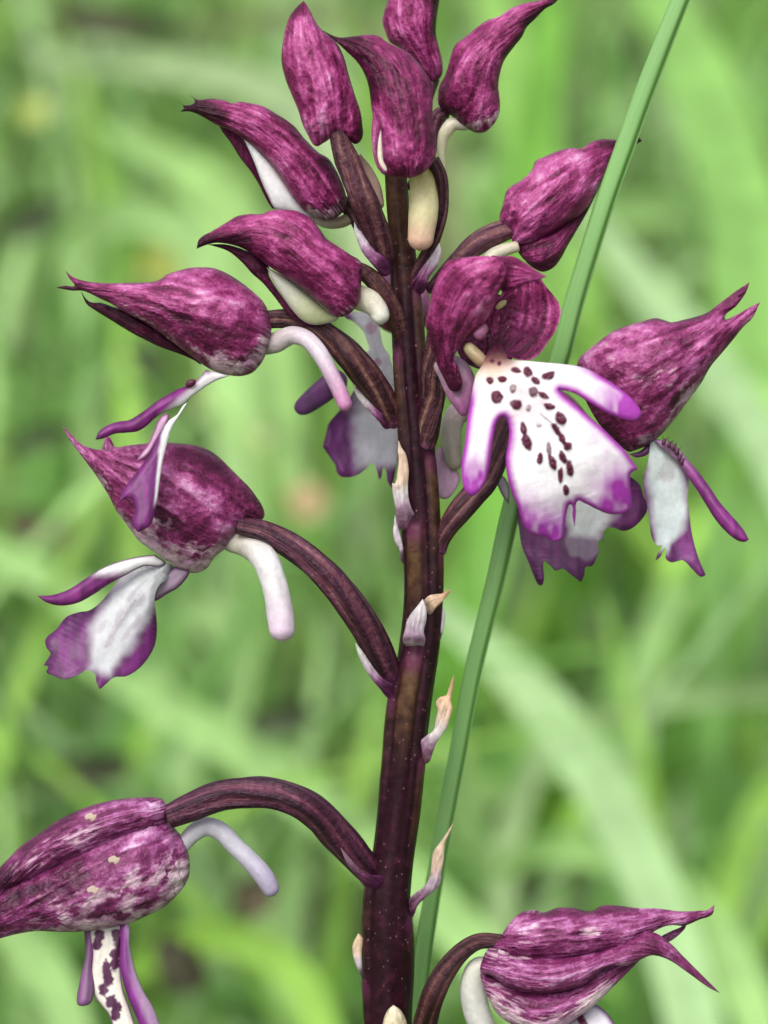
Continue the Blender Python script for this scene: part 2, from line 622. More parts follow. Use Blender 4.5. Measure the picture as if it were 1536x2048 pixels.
    if lite is not None: lt = lt + lite(v, t, rn, d)
    side = np.r_[np.zeros(len(v)), np.ones(len(ii)) * 3.7] + sd * 5.13
    at = {'vein': np.c_[(s / PXMM)[sel], rn[sel], side]}
    if mat is M_SEPAL:
        at.update(lil=np.full(len(sel), LIL[0]), pale=pl[sel].clip(0, 2), dark=dk[sel].clip(-1, 2), lite=lt[sel].clip(-1, 2))
    else:
        at['col'] = (colf(v, t, rn, d)[sel] if colf else np.full((len(sel), 3), 0.5)).clip(0, 1)
    return mesh_obj(name, co, faces, mat, parent, at)


def tube(name, parent, pts, widths, zs, mat, ribs=0, ribamp=0.0, twist=0.0, n=None, seg=28, round_end=True, round_start=False, colf=None, tint=(1, 1, 1),
         nodelen=0.1, flat=1.0, wr=0.0):
    """a curved, tapering, optionally ribbed tube through photo points"""
    SEED[0] += 1
    sd = SEED[0]
    zs = list(zs) if isinstance(zs, (list, tuple)) else [zs]
    if len(zs) != len(pts):
        zs = list(np.interp(np.linspace(0, 1, len(pts)), np.linspace(0, 1, len(zs)), zs))
    rows = [(p[0], p[1], z, w) for p, z, w in zip(pts, zs, widths)]
    L = sum(math.dist(a[:2], b[:2]) for a, b in zip(pts, pts[1:]))
    n = n or max(14, int(L / 4))
    S = open_spline(rows, n)
    c = P(S[:, 0], S[:, 1], S[:, 2])
    rad = S[:, 3] / 2 / PXMM * 1e-3
    tg = np.gradient(c, axis=0); tg /= np.linalg.norm(tg, axis=1)[:, None]
    if round_end:
        arc = np.r_[0, np.cumsum(np.linalg.norm(np.diff(c, axis=0), axis=1))]
        left = (arc[-1] - arc) / rad[-1]
        rad = rad * np.sqrt(1 - (1 - left.clip(0, 1)) ** 2).clip(0.03, 1)
    if round_start:
        arc = np.r_[0, np.cumsum(np.linalg.norm(np.diff(c, axis=0), axis=1))]
        left = arc / rad[0]
        rad = rad * np.sqrt(1 - (1 - left.clip(0, 1)) ** 2).clip(0.03, 1)
    e1 = np.cross(tg, -FWD); e1 /= np.linalg.norm(e1, axis=1)[:, None]
    e2 = np.cross(e1, tg)
    ang = np.linspace(0, 2 * np.pi, seg, endpoint=False)
    t = np.linspace(0, 1, n)
    T, Aa = np.meshgrid(t, ang, indexing='ij')
    ra = Aa + twist * T
    R = rad[:, None] * (1 + ribamp * np.cos(ribs * ra) * (0.7 + 0.3 * vn(T * 9, ra, sd)) + wr * vn(T * L / 25, np.cos(Aa) * 2 + np.sin(Aa) * 3, sd))
    co = c[:, None, :] + (R * np.cos(Aa))[..., None] * e1[:, None, :] + (R * flat * np.sin(Aa))[..., None] * e2[:, None, :]
    co = co.reshape(-1, 3)
    faces = []
    for i in range(n - 1):
        for j in range(seg):
            a, b = i * seg + j, i * seg + (j + 1) % seg
            faces.append((a, b, b + seg, a + seg))
    faces.append(tuple(range(seg))[::-1]); faces.append(tuple((n - 1) * seg + j for j in range(seg)))
    Tf = T.ravel()
    at = {'vein': np.c_[Tf * L / PXMM, (ra.ravel()), np.full(len(Tf), sd * 3.3)]}
    if mat is M_OVARY:
        at['node'] = ss(1 - nodelen, 1.0, Tf) * 0.9
        at['tint'] = np.tile(np.array(tint, float), (len(Tf), 1))
    else:
        at['col'] = colf(Tf, Aa.ravel()).clip(0, 1)
    return mesh_obj(name, co, faces, mat, parent, at)


WHITE = np.array((0.80, 0.78, 0.80)); PURP = np.array((0.20, 0.022, 0.20)); DPURP = np.array((0.085, 0.012, 0.085))
MAG = np.array((0.50, 0.12, 0.50)); SPOT = np.array((0.105, 0.006, 0.040)); CREAM = np.array((0.66, 0.62, 0.36)); TAN = np.array((0.52, 0.33, 0.20))


def spur_col(top=(0.72, 0.70, 0.58), end=(0.70, 0.55, 0.68), mid=None):
    top, end = np.array(top), np.array(end)
    mid = np.array(mid) if mid is not None else (top + end) / 2

    def f(t, a):
        c = mixc(top, mid, ss(0.0, 0.5, t))
        c = mixc(c, end, ss(0.5, 1.0, t))
        return c * (1 + 0.06 * vn(t * 12, np.cos(a) * 3, 4))[:, None]
    return f


def lip_col(axis_white=None, edge=22, purple=PURP, white=WHITE, spots=(), ends=None, streak=0.42, spotcol=SPOT, soft=1.0):
    """white lip with a purple margin; spots are pigment tufts (photo px: x, y, rx, ry, angle)"""
    def f(v, t, rn, d):
        if axis_white is not None:
            pts, wid = axis_white
            w = np.array([(p[0], p[1], q) for p, q in zip(pts, wid)], float)
            w = open_spline(w, 30)
            D, s, r, L = seg_dist(v, w[:, :2])
            ww = np.interp(s / L, np.linspace(0, 1, 30), w[:, 2])
            ww = ww * (1 + 0.10 * vn(v[:, 0] / 16, v[:, 1] / 16, 2))
            beyond = np.maximum(s - L, 0) + np.maximum(-s, 0)
            f1 = ss(0.6, 1.05 + 0.7 * soft, D / ww)
            f1 = np.maximum(f1, ss(0, 30, beyond))
        else:
            f1 = 1 - ss(0, edge, d)
        if ends is not None:
            f1 = np.maximum(f1, ends(v, t, rn, d))
        pc = np.atleast_2d(purple) * (1 + streak * vn(v[:, 0] / 9, v[:, 1] / 40, 8))[:, None] * (1 - 0.35 * (1 - ss(0, 10, d)))[:, None]
        c = np.atleast_2d(white) * (1 - f1[:, None]) + pc * f1[:, None]
        for q in spots:
            x, y, rx, ry = q[:4]; an = math.radians(q[4]) if len(q) > 4 else 0
            st = q[5] if len(q) > 5 else 1.0
            dx, dy = v[:, 0] - x, v[:, 1] - y
            a = dx * math.cos(an) + dy * math.sin(an); b = -dx * math.sin(an) + dy * math.cos(an)
            e = np.hypot(a / rx, b / ry) * (1 + 0.30 * vn(v[:, 0] / 6, v[:, 1] / 6, int(x) % 13))
            m = (1 - ss(0.8, 1.12, e)) * st
            c = c * (1 - m[:, None]) + np.atleast_2d(spotcol) * m[:, None]
        return c
    return f


def grad_col(stops, grain=0.12):
    """colour along the organ's axis: stops = [(t, rgb)]"""
    def f(v, t, rn, d):
        ts = [q[0] for q in stops]
        c = np.stack([np.interp(t + 0.05 * vn(v[:, 0] / 8, v[:, 1] / 8, 3), ts, [q[1][i] for q in stops]) for i in range(3)], 1)
        return c * (1 + grain * vn(rn * 5, t * 2.5, 6) + grain * vn(v[:, 0] / 5, v[:, 1] / 9, 9))[:, None]
    return f


# ------------------------------------------------------------------ the orchid
root_xy = P(776, 2048, -3)
ROOT = (float(root_xy[0]), float(root_xy[1]) - 0.02, -0.005)
orchid = empty('orchid', ROOT)
tag(orchid, 'purple wild orchid spike with hooded flowers on a dark maroon stem', 'orchid')

# --- stem: edges read at photo rows
stem_rows = [  # py, left, right, z
    (335, 768, 812, 1.5), (400, 771, 818, 1.4), (450, 775, 824, 1.3), (550, 781, 838, 1.1), (650, 782, 848, 0.9), (750, 786, 856, 0.7),
    (850, 794, 866, 0.5), (1000, 801, 880, 0.2), (1100, 805, 884, 0.0), (1200, 806, 884, -0.2), (1300, 796, 877, -0.4), (1400, 776, 865, -0.6), (1500, 766, 852, -0.9),
    (1600, 757, 842, -1.2), (1700, 744, 828, -1.5), (1800, 727, 822, -1.8), (1900, 725, 826, -2.2), (2048, 727, 826, -2.8)]
sr = open_spline([((l + r) / 2, y, z, (r - l) / 2) for y, l, r, z in stem_rows], 300)
sc_ = P(sr[:, 0], sr[:, 1], sr[:, 2])
sradius = sr[:, 3] / PXMM * 1e-3
# below the frame the stem runs on to the ground
end = sc_[-1]; dirv = sc_[-1] - sc_[-12]; dirv /= np.linalg.norm(dirv)
ext = [end]
N_EXT = 40
tgt = np.array(ROOT)
for i in range(1, N_EXT + 1):
    t = i / N_EXT
    Lx = np.linalg.norm(tgt - end)
    h0, h1 = dirv * Lx, np.array([0, 0, -1.0]) * Lx
    ext.append(end*(2*t**3-3*t**2+1) + h0*(t**3-2*t**2+t) + tgt*(-2*t**3+3*t**2) + h1*(t**3-t**2))
sc_ = np.vstack([sc_, ext[1:]])
sradius = np.r_[sradius, np.linspace(sradius[-1], 0.0032, N_EXT)]
spy = np.r_[sr[:, 1], 2048 + np.arange(1, N_EXT + 1) * 200]
NODES = [  # (py at top, angle: 0 = towards photo right, 90 = camera, 180 = left, length px, olive)
    (520, 165, 150, 0.3), (580, 30, 260, 0.7), (700, 150, 330, 0.6), (905, 178, 260, 0.3), (915, 32, 420, 0.9), (1050, 118, 330, 1.0), (1100, 5, 300, 0.5),
    (1310, 102, 330, 1.0), (1395, 175, 280, 0.4), (1510, 12, 300, 0.8), (1750, 172, 280, 0.3), (1830, 5, 200, 0.2), (1960, 176, 120, 0.2)]
seg = 72
ns = len(sc_)
tg = np.gradient(sc_, axis=0); tg /= np.linalg.norm(tg, axis=1)[:, None]
e1 = np.tile(RGT, (ns, 1)); e1 = e1 - (e1 * tg).sum(1)[:, None] * tg; e1 /= np.linalg.norm(e1, axis=1)[:, None]
e2 = np.cross(e1, tg); e2 *= np.sign((e2 @ -FWD))[:, None]
ang = np.linspace(0, 2 * np.pi, seg, endpoint=False)
YY, AA = np.meshgrid(spy, ang, indexing='ij')
ridge = np.zeros_like(YY); node = np.zeros_like(YY); disp = np.zeros_like(YY)
for (py, an, ln, ol) in NODES:
    da = (AA - math.radians(an) + np.pi) % (2 * np.pi) - np.pi
    al = ss(py - 8, py + 8, YY) * (1 - ss(py + ln * 0.5, py + ln, YY))
    w = 0.50
    pr = np.exp(-(da / w) ** 4) * al
    disp += 0.085 * pr - 0.10 * np.exp(-((np.abs(da) - w * 1.15) / 0.13) ** 2) * al
    ridge = np.maximum(ridge, pr * ol * (1 - ss(py + 40, py + ln * 0.75, YY)))
    node = np.maximum(node, np.exp(-(da / 0.55) ** 4) * np.exp(-((YY - py - 12) / 20) ** 2) * 0.5)
ridge = np.maximum(ridge, 0.75 * ss(640, 420, YY))
disp += 0.025 * np.cos(7 * AA + 1) + 0.02 * vn(YY / 60, np.cos(AA) * 2 + 3 * np.sin(AA), 2)
R_ = sradius[:, None] * (0.96 + disp)
R_[0] *= 0.2
co = sc_[:, None, :] + (R_ * np.cos(AA))[..., None] * e1[:, None, :] + (R_ * np.sin(AA))[..., None] * e2[:, None, :]
faces = []
for i in range(ns - 1):
    for j in range(seg):
        a, b = i * seg + j, i * seg + (j + 1) % seg
        faces.append((a, b, b + seg, a + seg))
faces.append(tuple(range(seg))); faces.append(tuple((ns - 1) * seg + j for j in range(seg))[::-1])
faces = [f[::-1] for f in faces]
mesh_obj('stem', co.reshape(-1, 3), faces, M_STEM, orchid, {'ridge': ridge.ravel(), 'node': node.ravel()})


def flower(px, py, z=2.0):
    return empty('flower', [float(q) for q in P(px, py, z)], orchid)


def near(pts, w):
    q = np.array([p[:2] for p in pts], float)

    def f(v, t, rn, d):
        return np.exp(-(seg_dist(v, q, extend=False)[0] / w) ** 2) if len(q) > 1 else np.exp(-(np.hypot(*(v - q[0]).T) / w) ** 2)
    return f


def combo(*fs):
    return lambda v, t, rn, d: sum(f(v, t, rn, d) * a for a, f in fs)


# ---- flower: tall bud seen from its back, topmost beside the stem
f = flower(640, 150)
ax = cr('A', [(830, 690), (800, 450), (730, 250), (685, 5)])
piece('sepal', f, cr('A', [(685, 3, 1), (715, 50), (745, 110), (790, 165), (850, 215), (890, 290), (915, 380), (945, 480), (975, 570), (985, 640), (985, 705), (950, 738), (900, 705), (840, 700),
                          (790, 730), (745, 748), (705, 690), (680, 640), (655, 560), (625, 490), (590, 400), (570, 310), (575, 230), (590, 150), (615, 80), (655, 30)]),
      (5.0, 5.5), M_SEPAL, ax, crumple=6.5, grooves=[(cr('A', [(686, 60), (690, 170), (730, 300), (760, 430)]), 3.0, 2.5), (cr('A', [(800, 200), (850, 330), (880, 470), (900, 600)]), 4, 3)],
      lite=combo((0.55, near(cr('A', [(700, 180), (760, 400), (800, 560), (740, 690)]), 34))), dark=combo((0.5, near(cr('A', [(685, 10), (640, 80)]), 14)), (0.9, near(cr('A', [(985, 640), (955, 730)]), 16))))
tube('ovary', f, cr('A', [(845, 640), (880, 750), (930, 880), (985, 1010), (1040, 1140), (1085, 1260), (1110, 1350)]), [24, 40, 48, 52, 50, 44, 36], (5.5, 5.0, 2.2), M_OVARY, 6, 0.16, 1.3, tint=(1.15, 1.1, 1.15))
tube('spur', f, cr('A', [(960, 800), (1010, 880), (1050, 970), (1072, 1075)]), [16, 24, 26, 22], 2.0, M_SPUR, colf=spur_col((0.42, 0.28, 0.22), (0.48, 0.33, 0.26)), seg=16)

# ---- flower: top centre bud curling to a beak, spur hanging in front of the stem
f = flower(800, 200)
ax = cr('A', [(1230, 900), (1200, 600), (1130, 350), (1000, 240), (790, 160)])
piece('sepal', f, cr('A', [(775, 152, 1), (860, 190), (940, 185), (1010, 178), (1070, 185), (1110, 215), (1160, 240), (1220, 270), (1270, 320), (1320, 390), (1345, 440), (1345, 520), (1345, 600), (1360, 700),
                          (1362, 790), (1340, 840), (1290, 890), (1220, 912), (1150, 905), (1095, 880), (1075, 800), (1065, 700), (1040, 600), (1030, 540), (1020, 460), (1000, 390), (960, 320), (900, 260), (840, 205)]),
      (7.0, 6.0), M_SEPAL, ax, crumple=3, wr=3.0, dark=combo((1.0, near(cr('A', [(800, 165), (940, 230), (1040, 350), (1030, 450)]), 24)), (0.45, near(cr('A', [(1170, 400), (1190, 560)]), 40)), (0.5, near(cr('A', [(1320, 400), (1345, 600), (1355, 800)]), 14))),
      lite=combo((0.5, near(cr('A', [(1140, 350), (1170, 400)]), 16)), (0.35, near(cr('A', [(1080, 600), (1110, 800)]), 22)), (0.3, near(cr('A', [(1250, 870), (1300, 850)]), 12))))
piece('sepal', f, cr('A', [(1045, 545, 1), (1085, 600), (1072, 700), (1062, 760), (1072, 840), (1120, 885), (1095, 895), (1055, 845), (1035, 760), (1030, 680), (1036, 610)]), 7.2, M_SEPAL,
      cr('A', [(1090, 890), (1045, 740), (1060, 550)]), h=3, lite=lambda v, t, rn, d: 0.5 + 0 * t)
piece('lip', f, cr('A', [(1080, 660, 1), (1086, 740), (1092, 820), (1110, 875), (1080, 855), (1062, 800), (1066, 720)]), 8.6, M_LIP, None, h=2.5, k=0.5, wr=0, colf=lambda v, t, rn, d: mixc((0.62, 0.60, 0.42), (0.6, 0.45, 0.5), ss(5, 0, d)))
tube('spur', f, cr('A', [(1270, 860), (1292, 930), (1298, 1020), (1294, 1110), (1285, 1200), (1275, 1285)]), [44, 50, 57, 57, 53, 46], (4.5, 4.2), M_SPUR, colf=spur_col((0.50, 0.44, 0.15), (0.70, 0.42, 0.34), (0.72, 0.66, 0.38)), wr=0.05)
tube('ovary', f, cr('A', [(1345, 820), (1385, 900), (1397, 1000), (1388, 1100), (1360, 1200), (1320, 1300), (1275, 1400), (1245, 1470)]), [26, 24, 22, 24, 26, 30, 34, 34], (5.0, 3.6, 1.0), M_OVARY, 6, 0.13, 0.8, tint=(0.9, 0.8, 0.9))

# ---- flower: bud leaning up behind the beaked one
f = flower(820, 60, -3)
ax = cr('B', [(440, 400), (330, 150), (330, -60), (430, -170)])
piece('sepal', f, cr('B', [(440, -190, 1), (300, -130), (225, -70), (195, 0), (175, 60), (165, 110), (180, 160), (205, 215), (260, 250), (310, 300), (350, 350), (395, 400), (430, 422), (460, 402), (475, 365), (470, 300),
                          (455, 240), (440, 170), (445, 90), (455, 20), (470, -60), (480, -130)]), (-2.5, -2), M_SEPAL, ax, wr=2.5, grooves=[(cr('B', [(445, 400), (400, 260), (390, 120), (400, -50)]), 3, 2.5)],
      lite=combo((0.55, near(cr('B', [(270, -40), (250, 100), (300, 230)]), 30)), (0.4, near(cr('B', [(460, 300), (450, 400)]), 10))), dark=combo((1.2, near(cr('B', [(452, -60), (440, 100), (440, 170)]), 12))))
tube('ovary', f, cr('B', [(425, 405), (390, 500), (330, 650), (270, 820), (240, 950)]), [26, 26, 26, 26, 26], (-3, -1.5, 0.8), M_OVARY, 6, 0.13, 0.6)

# ---- flower: bud sweeping up to a long pointed tip, away from the stem
f = flower(950, 140, 0)
ax = cr('B', [(560, 620), (620, 350), (780, 180), (1065, -5)])
piece('sepal', f, cr('B', [(1075, -15, 1), (960, 5), (880, 20), (820, 45), (760, 85), (700, 105), (650, 140), (590, 190), (540, 230), (515, 290), (500, 350), (480, 400), (458, 440), (450, 500), (455, 540), (490, 575),
                          (530, 600), (555, 635), (600, 660), (650, 680), (695, 674), (740, 632), (765, 580), (768, 520), (760, 440), (770, 370), (790, 310), (840, 240), (880, 190), (905, 140), (950, 95), (1000, 45), (1045, 20)]),
      (-0.5, 0.5), M_SEPAL, ax, wr=2.5, grooves=[(cr('B', [(505, 590), (575, 570), (635, 490), (668, 390), (690, 310)]), 3.2, 4.5), (cr('B', [(520, 400), (600, 300), (700, 190)]), 4, 2), (cr('B', [(730, 480), (720, 380), (760, 270)]), 3, 3)],
      lite=combo((0.4, near(cr('B', [(560, 330), (700, 180), (850, 70)]), 30)), (0.35, near(cr('B', [(640, 590), (720, 520)]), 26))), dark=combo((1.0, near(cr('B', [(1060, -5), (930, 110), (800, 290)]), 11)), (0.6, near(cr('B', [(470, 480), (540, 590)]), 20))),
      pale=combo((0.75, near(cr('B', [(580, 655), (680, 640), (755, 590)]), 10))))
tube('ovary', f, cr('B', [(500, 575), (460, 590), (438, 650), (420, 740), (370, 860), (310, 980)]), [20, 30, 28, 26, 26, 26], (-1, -1.5, 0.2), M_OVARY, 6, 0.13, 0.6, tint=(1.6, 1.6, 1.9))
tube('spur', f, cr('B', [(600, 640), (530, 635), (490, 675), (472, 730), (470, 800), (483, 880)]), [22, 27, 26, 20, 16, 8], (-0.5, -0.5, -1), M_SPUR, colf=spur_col((0.55, 0.5, 0.42), (0.60, 0.62, 0.40), (0.64, 0.62, 0.44)))

# ---- flower: bud with a forked dark beak and a white strip of lip showing
f = flower(540, 320, 2)
ax = cr('A', [(870, 1090), (650, 820), (400, 620), (60, 530)])
piece('sepal', f, cr('A', [(38, 503, 1), (64, 535), (98, 538), (128, 520), (98, 483, 1), (140, 510), (210, 505), (270, 512), (330, 530), (350, 520), (420, 530), (480, 545), (540, 580), (590, 610), (640, 650), (690, 710), (760, 780), (810, 810),
                          (850, 870), (890, 960), (905, 1030), (890, 1080), (850, 1115), (800, 1130), (740, 1110), (680, 1070), (630, 1010), (580, 930), (530, 860), (470, 795), (420, 745), (360, 700), (300, 665), (230, 635), (160, 595), (105, 572), (50, 572, 1), (70, 552)]),
      (1.5, 3.5), M_SEPAL, ax, wr=2.5, crumple=3, grooves=[(cr('A', [(840, 1080), (790, 960), (640, 760), (450, 620), (300, 560)]), 3.5, 2.5)],
      dark=combo((1.6, near(cr('A', [(50, 540), (150, 550), (250, 600)]), 20)), (0.5, near(cr('A', [(600, 640), (760, 800), (850, 900)]), 16))), lite=combo((0.4, near(cr('A', [(330, 580), (520, 700), (640, 950)]), 28))),
      pale=combo((0.7, near(cr('A', [(720, 1080), (800, 1110), (880, 1070)]), 14))))
piece('sepal', f, cr('A', [(240, 615, 1), (320, 660), (380, 715), (420, 790), (450, 870), (490, 950), (540, 1065), (525, 1068), (490, 1015), (455, 945), (415, 880), (360, 810), (310, 730), (265, 670)]), (1.0, 2.2), M_SEPAL, cr('A', [(530, 1060), (430, 860), (240, 615)]), h=3,
      dark=lambda v, t, rn, d: 0.6 + 0 * t)
piece('lip', f, cr('A', [(372, 700, 1), (430, 740), (500, 810), (560, 890), (620, 980), (690, 1070), (740, 1105), (690, 1112), (600, 1085), (540, 1070), (505, 1010), (468, 930), (430, 830)]), (1.0, 2.6), M_LIP, cr('A', [(690, 1100), (372, 700)]), h=3, k=0.55, wr=0.5,
      colf=lambda v, t, rn, d: mixc((0.80, 0.79, 0.80), (0.62, 0.50, 0.58), ss(5, 0, d)))
tube('spur', f, cr('A', [(720, 1105), (800, 1140), (880, 1135), (940, 1095), (985, 1040)]), [16, 22, 24, 26, 20], (0.5, 0.0), M_SPUR, colf=spur_col((0.60, 0.54, 0.44), (0.40, 0.36, 0.14)))
tube('ovary', f, cr('A', [(880, 1030), (930, 1080), (1000, 1180), (1070, 1300), (1120, 1400)]), [26, 30, 34, 34, 30], (0.5, 0), M_OVARY, 6, 0.13, 0.8)

# ---- flower: smooth beaked bud just below the forked one
f = flower(580, 520, 4)
ax = cr('C', [(1330, 480), (1150, 330), (950, 200), (645, 250)])
piece('sepal', f, cr('C', [(643, 258, 1), (655, 215), (720, 175), (770, 145), (820, 115), (880, 105), (930, 105), (970, 88), (1040, 88), (1090, 95), (1150, 130), (1190, 180), (1215, 215), (1260, 245), (1320, 285), (1360, 310), (1370, 350),
                          (1365, 420), (1360, 480), (1330, 530), (1290, 555), (1250, 553), (1200, 512), (1150, 472), (1090, 425), (1020, 375), (960, 335), (900, 290), (830, 250), (740, 232), (690, 240)]),
      (4.5, 5), M_SEPAL, ax, wr=2.0, grooves=[(cr('C', [(1330, 330), (1180, 260), (1000, 200), (820, 190)]), 4, 2.5), (cr('C', [(1300, 450), (1150, 330), (980, 260)]), 4, 1.6)],
      dark=combo((1.4, near(cr('C', [(645, 250), (740, 215), (860, 240)]), 15)), (0.4, near(cr('C', [(1200, 210), (1340, 300)]), 14))), lite=combo((0.35, near(cr('C', [(900, 150), (1080, 140)]), 20)), (0.3, near(cr('C', [(1200, 350), (1300, 480)]), 20))),
      pale=combo((0.5, near(cr('C', [(1270, 545), (1330, 520)]), 8))))
piece('sepal', f, cr('C', [(690, 238, 1), (780, 240), (880, 275), (960, 335), (960, 370), (1000, 440), (1060, 520), (1120, 575), (1180, 592), (1130, 600), (1075, 575), (1035, 535), (985, 470), (935, 410), (885, 365), (840, 315), (780, 268)]),
      (3.2, 4.4), M_SEPAL, cr('C', [(1150, 595), (930, 380), (690, 238)]), h=3, dark=lambda v, t, rn, d: 0.9 + 0 * t)
piece('lip', f, cr('C', [(950, 338, 1), (1020, 375), (1090, 425), (1160, 480), (1225, 535), (1265, 560), (1230, 582), (1160, 592), (1110, 575), (1060, 525), (1008, 450), (972, 390)]), (3.6, 4.2), M_LIP, cr('C', [(1220, 580), (950, 338)]), h=3, k=0.55, wr=0.5,
      colf=lambda v, t, rn, d: mixc(mixc((0.44, 0.46, 0.26), (0.56, 0.56, 0.47), ss(0.1, 0.7, t)), (0.5, 0.4, 0.42), ss(4, 0, d)))
tube('spur', f, cr('C', [(1350, 470), (1400, 490), (1440, 530), (1458, 590)]), [50, 48, 40, 34], (3.2, 3.5), M_SPUR, colf=spur_col((0.62, 0.58, 0.42), (0.72, 0.71, 0.66)))
tube('ovary', f, cr('D', [(380, 140), (450, 180), (515, 250), (570, 340), (612, 440), (640, 530)]), [26, 32, 36, 38, 36, 32], (3.0, 2.6, 1.0), M_OVARY, 6, 0.13, 0.9, tint=(1.05, 1.1, 0.8))

LIL[0] = 0.35
# ---- flower: long-beaked hood with pale curved spur and a lip in two narrow lobes
f = flower(350, 650, 3)
ax = cr('E', [(1460, 560), (1150, 440), (700, 330), (100, 240)])
piece('sepal', f, cr('E', [(38, 250, 1), (100, 238), (165, 240), (150, 215), (122, 180), (104, 138, 1), (140, 172), (190, 195), (260, 212), (370, 222), (480, 220), (600, 218), (690, 212), (740, 195), (780, 165), (850, 140), (930, 120), (1010, 115),
                          (1090, 120), (1170, 150), (1240, 190), (1310, 240), (1370, 290), (1420, 340), (1450, 390), (1465, 450), (1480, 510), (1472, 580), (1455, 650), (1432, 720), (1400, 772), (1350, 820), (1280, 842), (1200, 838), (1130, 822), (1060, 792),
                          (1000, 750), (950, 712), (880, 662), (800, 602), (720, 545), (650, 495), (560, 445), (480, 402), (400, 355), (330, 322), (270, 292), (215, 272), (150, 272), (100, 264)]),
      (3.0, 4.0), M_SEPAL, ax, wr=2.5, crumple=2.5, grooves=[(cr('E', [(1440, 420), (1200, 300), (1000, 330), (850, 270), (700, 260)]), 4, 2.2), (cr('E', [(1420, 620), (1200, 560), (900, 450), (600, 340), (300, 240)]), 5, 2.5), (cr('E', [(1340, 760), (1150, 700), (900, 560), (650, 440)]), 4, 2)],
      pale=combo((0.85, near(cr('E', [(1120, 800), (1280, 800), (1420, 700), (1460, 600)]), 22)), (0.35, near(cr('E', [(500, 400), (900, 640), (1200, 760)]), 20))), dark=combo((0.9, near(cr('E', [(38, 250), (200, 250)]), 8)), (0.45, near(cr('E', [(850, 480), (1100, 620), (1300, 560)]), 28))),
      lite=combo((0.4, near(cr('E', [(950, 250), (1250, 330), (1400, 480)]), 40)), (0.25, near(cr('E', [(200, 210), (600, 260)]), 20))))
piece('sepal', f, cr('E', [(205, 268, 1), (225, 325), (245, 362), (300, 402), (380, 452), (460, 502), (560, 562), (640, 602), (720, 642), (800, 672), (880, 700), (960, 735), (1010, 760), (950, 690), (800, 580), (650, 480), (520, 410), (420, 378), (340, 352), (280, 350), (240, 325)]),
      (2.0, 3.2), M_SEPAL, cr('E', [(1000, 755), (600, 520), (205, 268)]), h=3, dark=lambda v, t, rn, d: 1.0 + 0 * t)
tube('spur', f, cr('C', [(890, 690), (985, 672), (1060, 638), (1125, 655), (1180, 712), (1222, 785), (1260, 860), (1288, 925), (1305, 968)]), [30, 40, 36, 34, 33, 32, 31, 29, 25], (2.0, 4.0, 4.6), M_SPUR,
     colf=spur_col((0.46, 0.40, 0.36), (0.50, 0.21, 0.40), (0.62, 0.55, 0.62)), wr=0.06)
tube('ovary', f, cr('C', [(940, 570), (1050, 565), (1150, 595), (1230, 645), (1310, 722), (1380, 805), (1440, 885), (1490, 970), (1530, 1040)]), [32, 36, 40, 46, 52, 54, 50, 42, 34], (2.6, 2.4, 0.2), M_OVARY, 6, 0.16, 1.6, tint=(1.0, 0.95, 0.85))
piece('lip', f, cr('E', [(1040, 800, 1), (1130, 820), (1200, 842, 1), (1120, 868), (1060, 900), (1010, 932), (940, 985), (890, 1030), (830, 1055), (760, 1085), (700, 1125), (650, 1172), (590, 1210), (500, 1222), (430, 1228), (360, 1258), (303, 1268, 1), (330, 1210), (390, 1168), (460, 1145),
                        (530, 1135), (590, 1100), (650, 1060), (700, 1020), (770, 975), (850, 932), (930, 900), (990, 860)]), (4.0, 5.8, 7.0), M_LIP, cr('E', [(1150, 830), (850, 990), (305, 1265)]), h=3, plate=8, bulge=0.2, wr=0.8,
      colf=lip_col(edge=1, purple=(0.17, 0.016, 0.15), ends=lambda v, t, rn, d: ss(0.15, 0.42, t + 0.22 * rn)))
piece('lip', f, cr('C', [(560, 985, 1), (585, 945), (605, 930, 1), (570, 985), (532, 1050), (512, 1120), (495, 1190), (480, 1290), (465, 1390), (440, 1470), (385, 1503, 1), (362, 1460), (372, 1400), (350, 1355), (300, 1371, 1), (325, 1310), (370, 1250), (415, 1190), (440, 1150), (470, 1085), (500, 1030)]),
      (6.0, 8.0), M_LIP, cr('C', [(590, 945), (500, 1130), (440, 1460)]), h=3, plate=6, bulge=0.15, wr=1.2,
      colf=lip_col(axis_white=(cr('C', [(590, 945), (540, 1030), (508, 1120), (488, 1220), (470, 1340)]), [12, 11, 9, 6, 3]), purple=(0.15, 0.015, 0.14), spots=[q + (9, 12, 20) for q in cr('C', [(497, 975)])]))
piece('lip', f, cr('C', [(375, 1197, 1), (395, 1160), (430, 1115), (455, 1060), (480, 1005), (520, 985), (505, 1040), (470, 1100), (430, 1165)]), (7.0, 6.4), M_LIP, cr('C', [(375, 1197), (510, 990)]), h=3, plate=4, wr=1.5,
      colf=lip_col(edge=8, purple=(0.30, 0.05, 0.24), white=(0.55, 0.35, 0.5)))
piece('lip', f, cr('E', [(905, 890), (935, 865), (975, 872), (960, 905), (915, 915)]), 5.4, M_LIP, None, h=2, k=0.5, wr=1, colf=lambda v, t, rn, d: np.tile(SPOT * 0.6, (len(v), 1)))

LIL[0] = 0.55
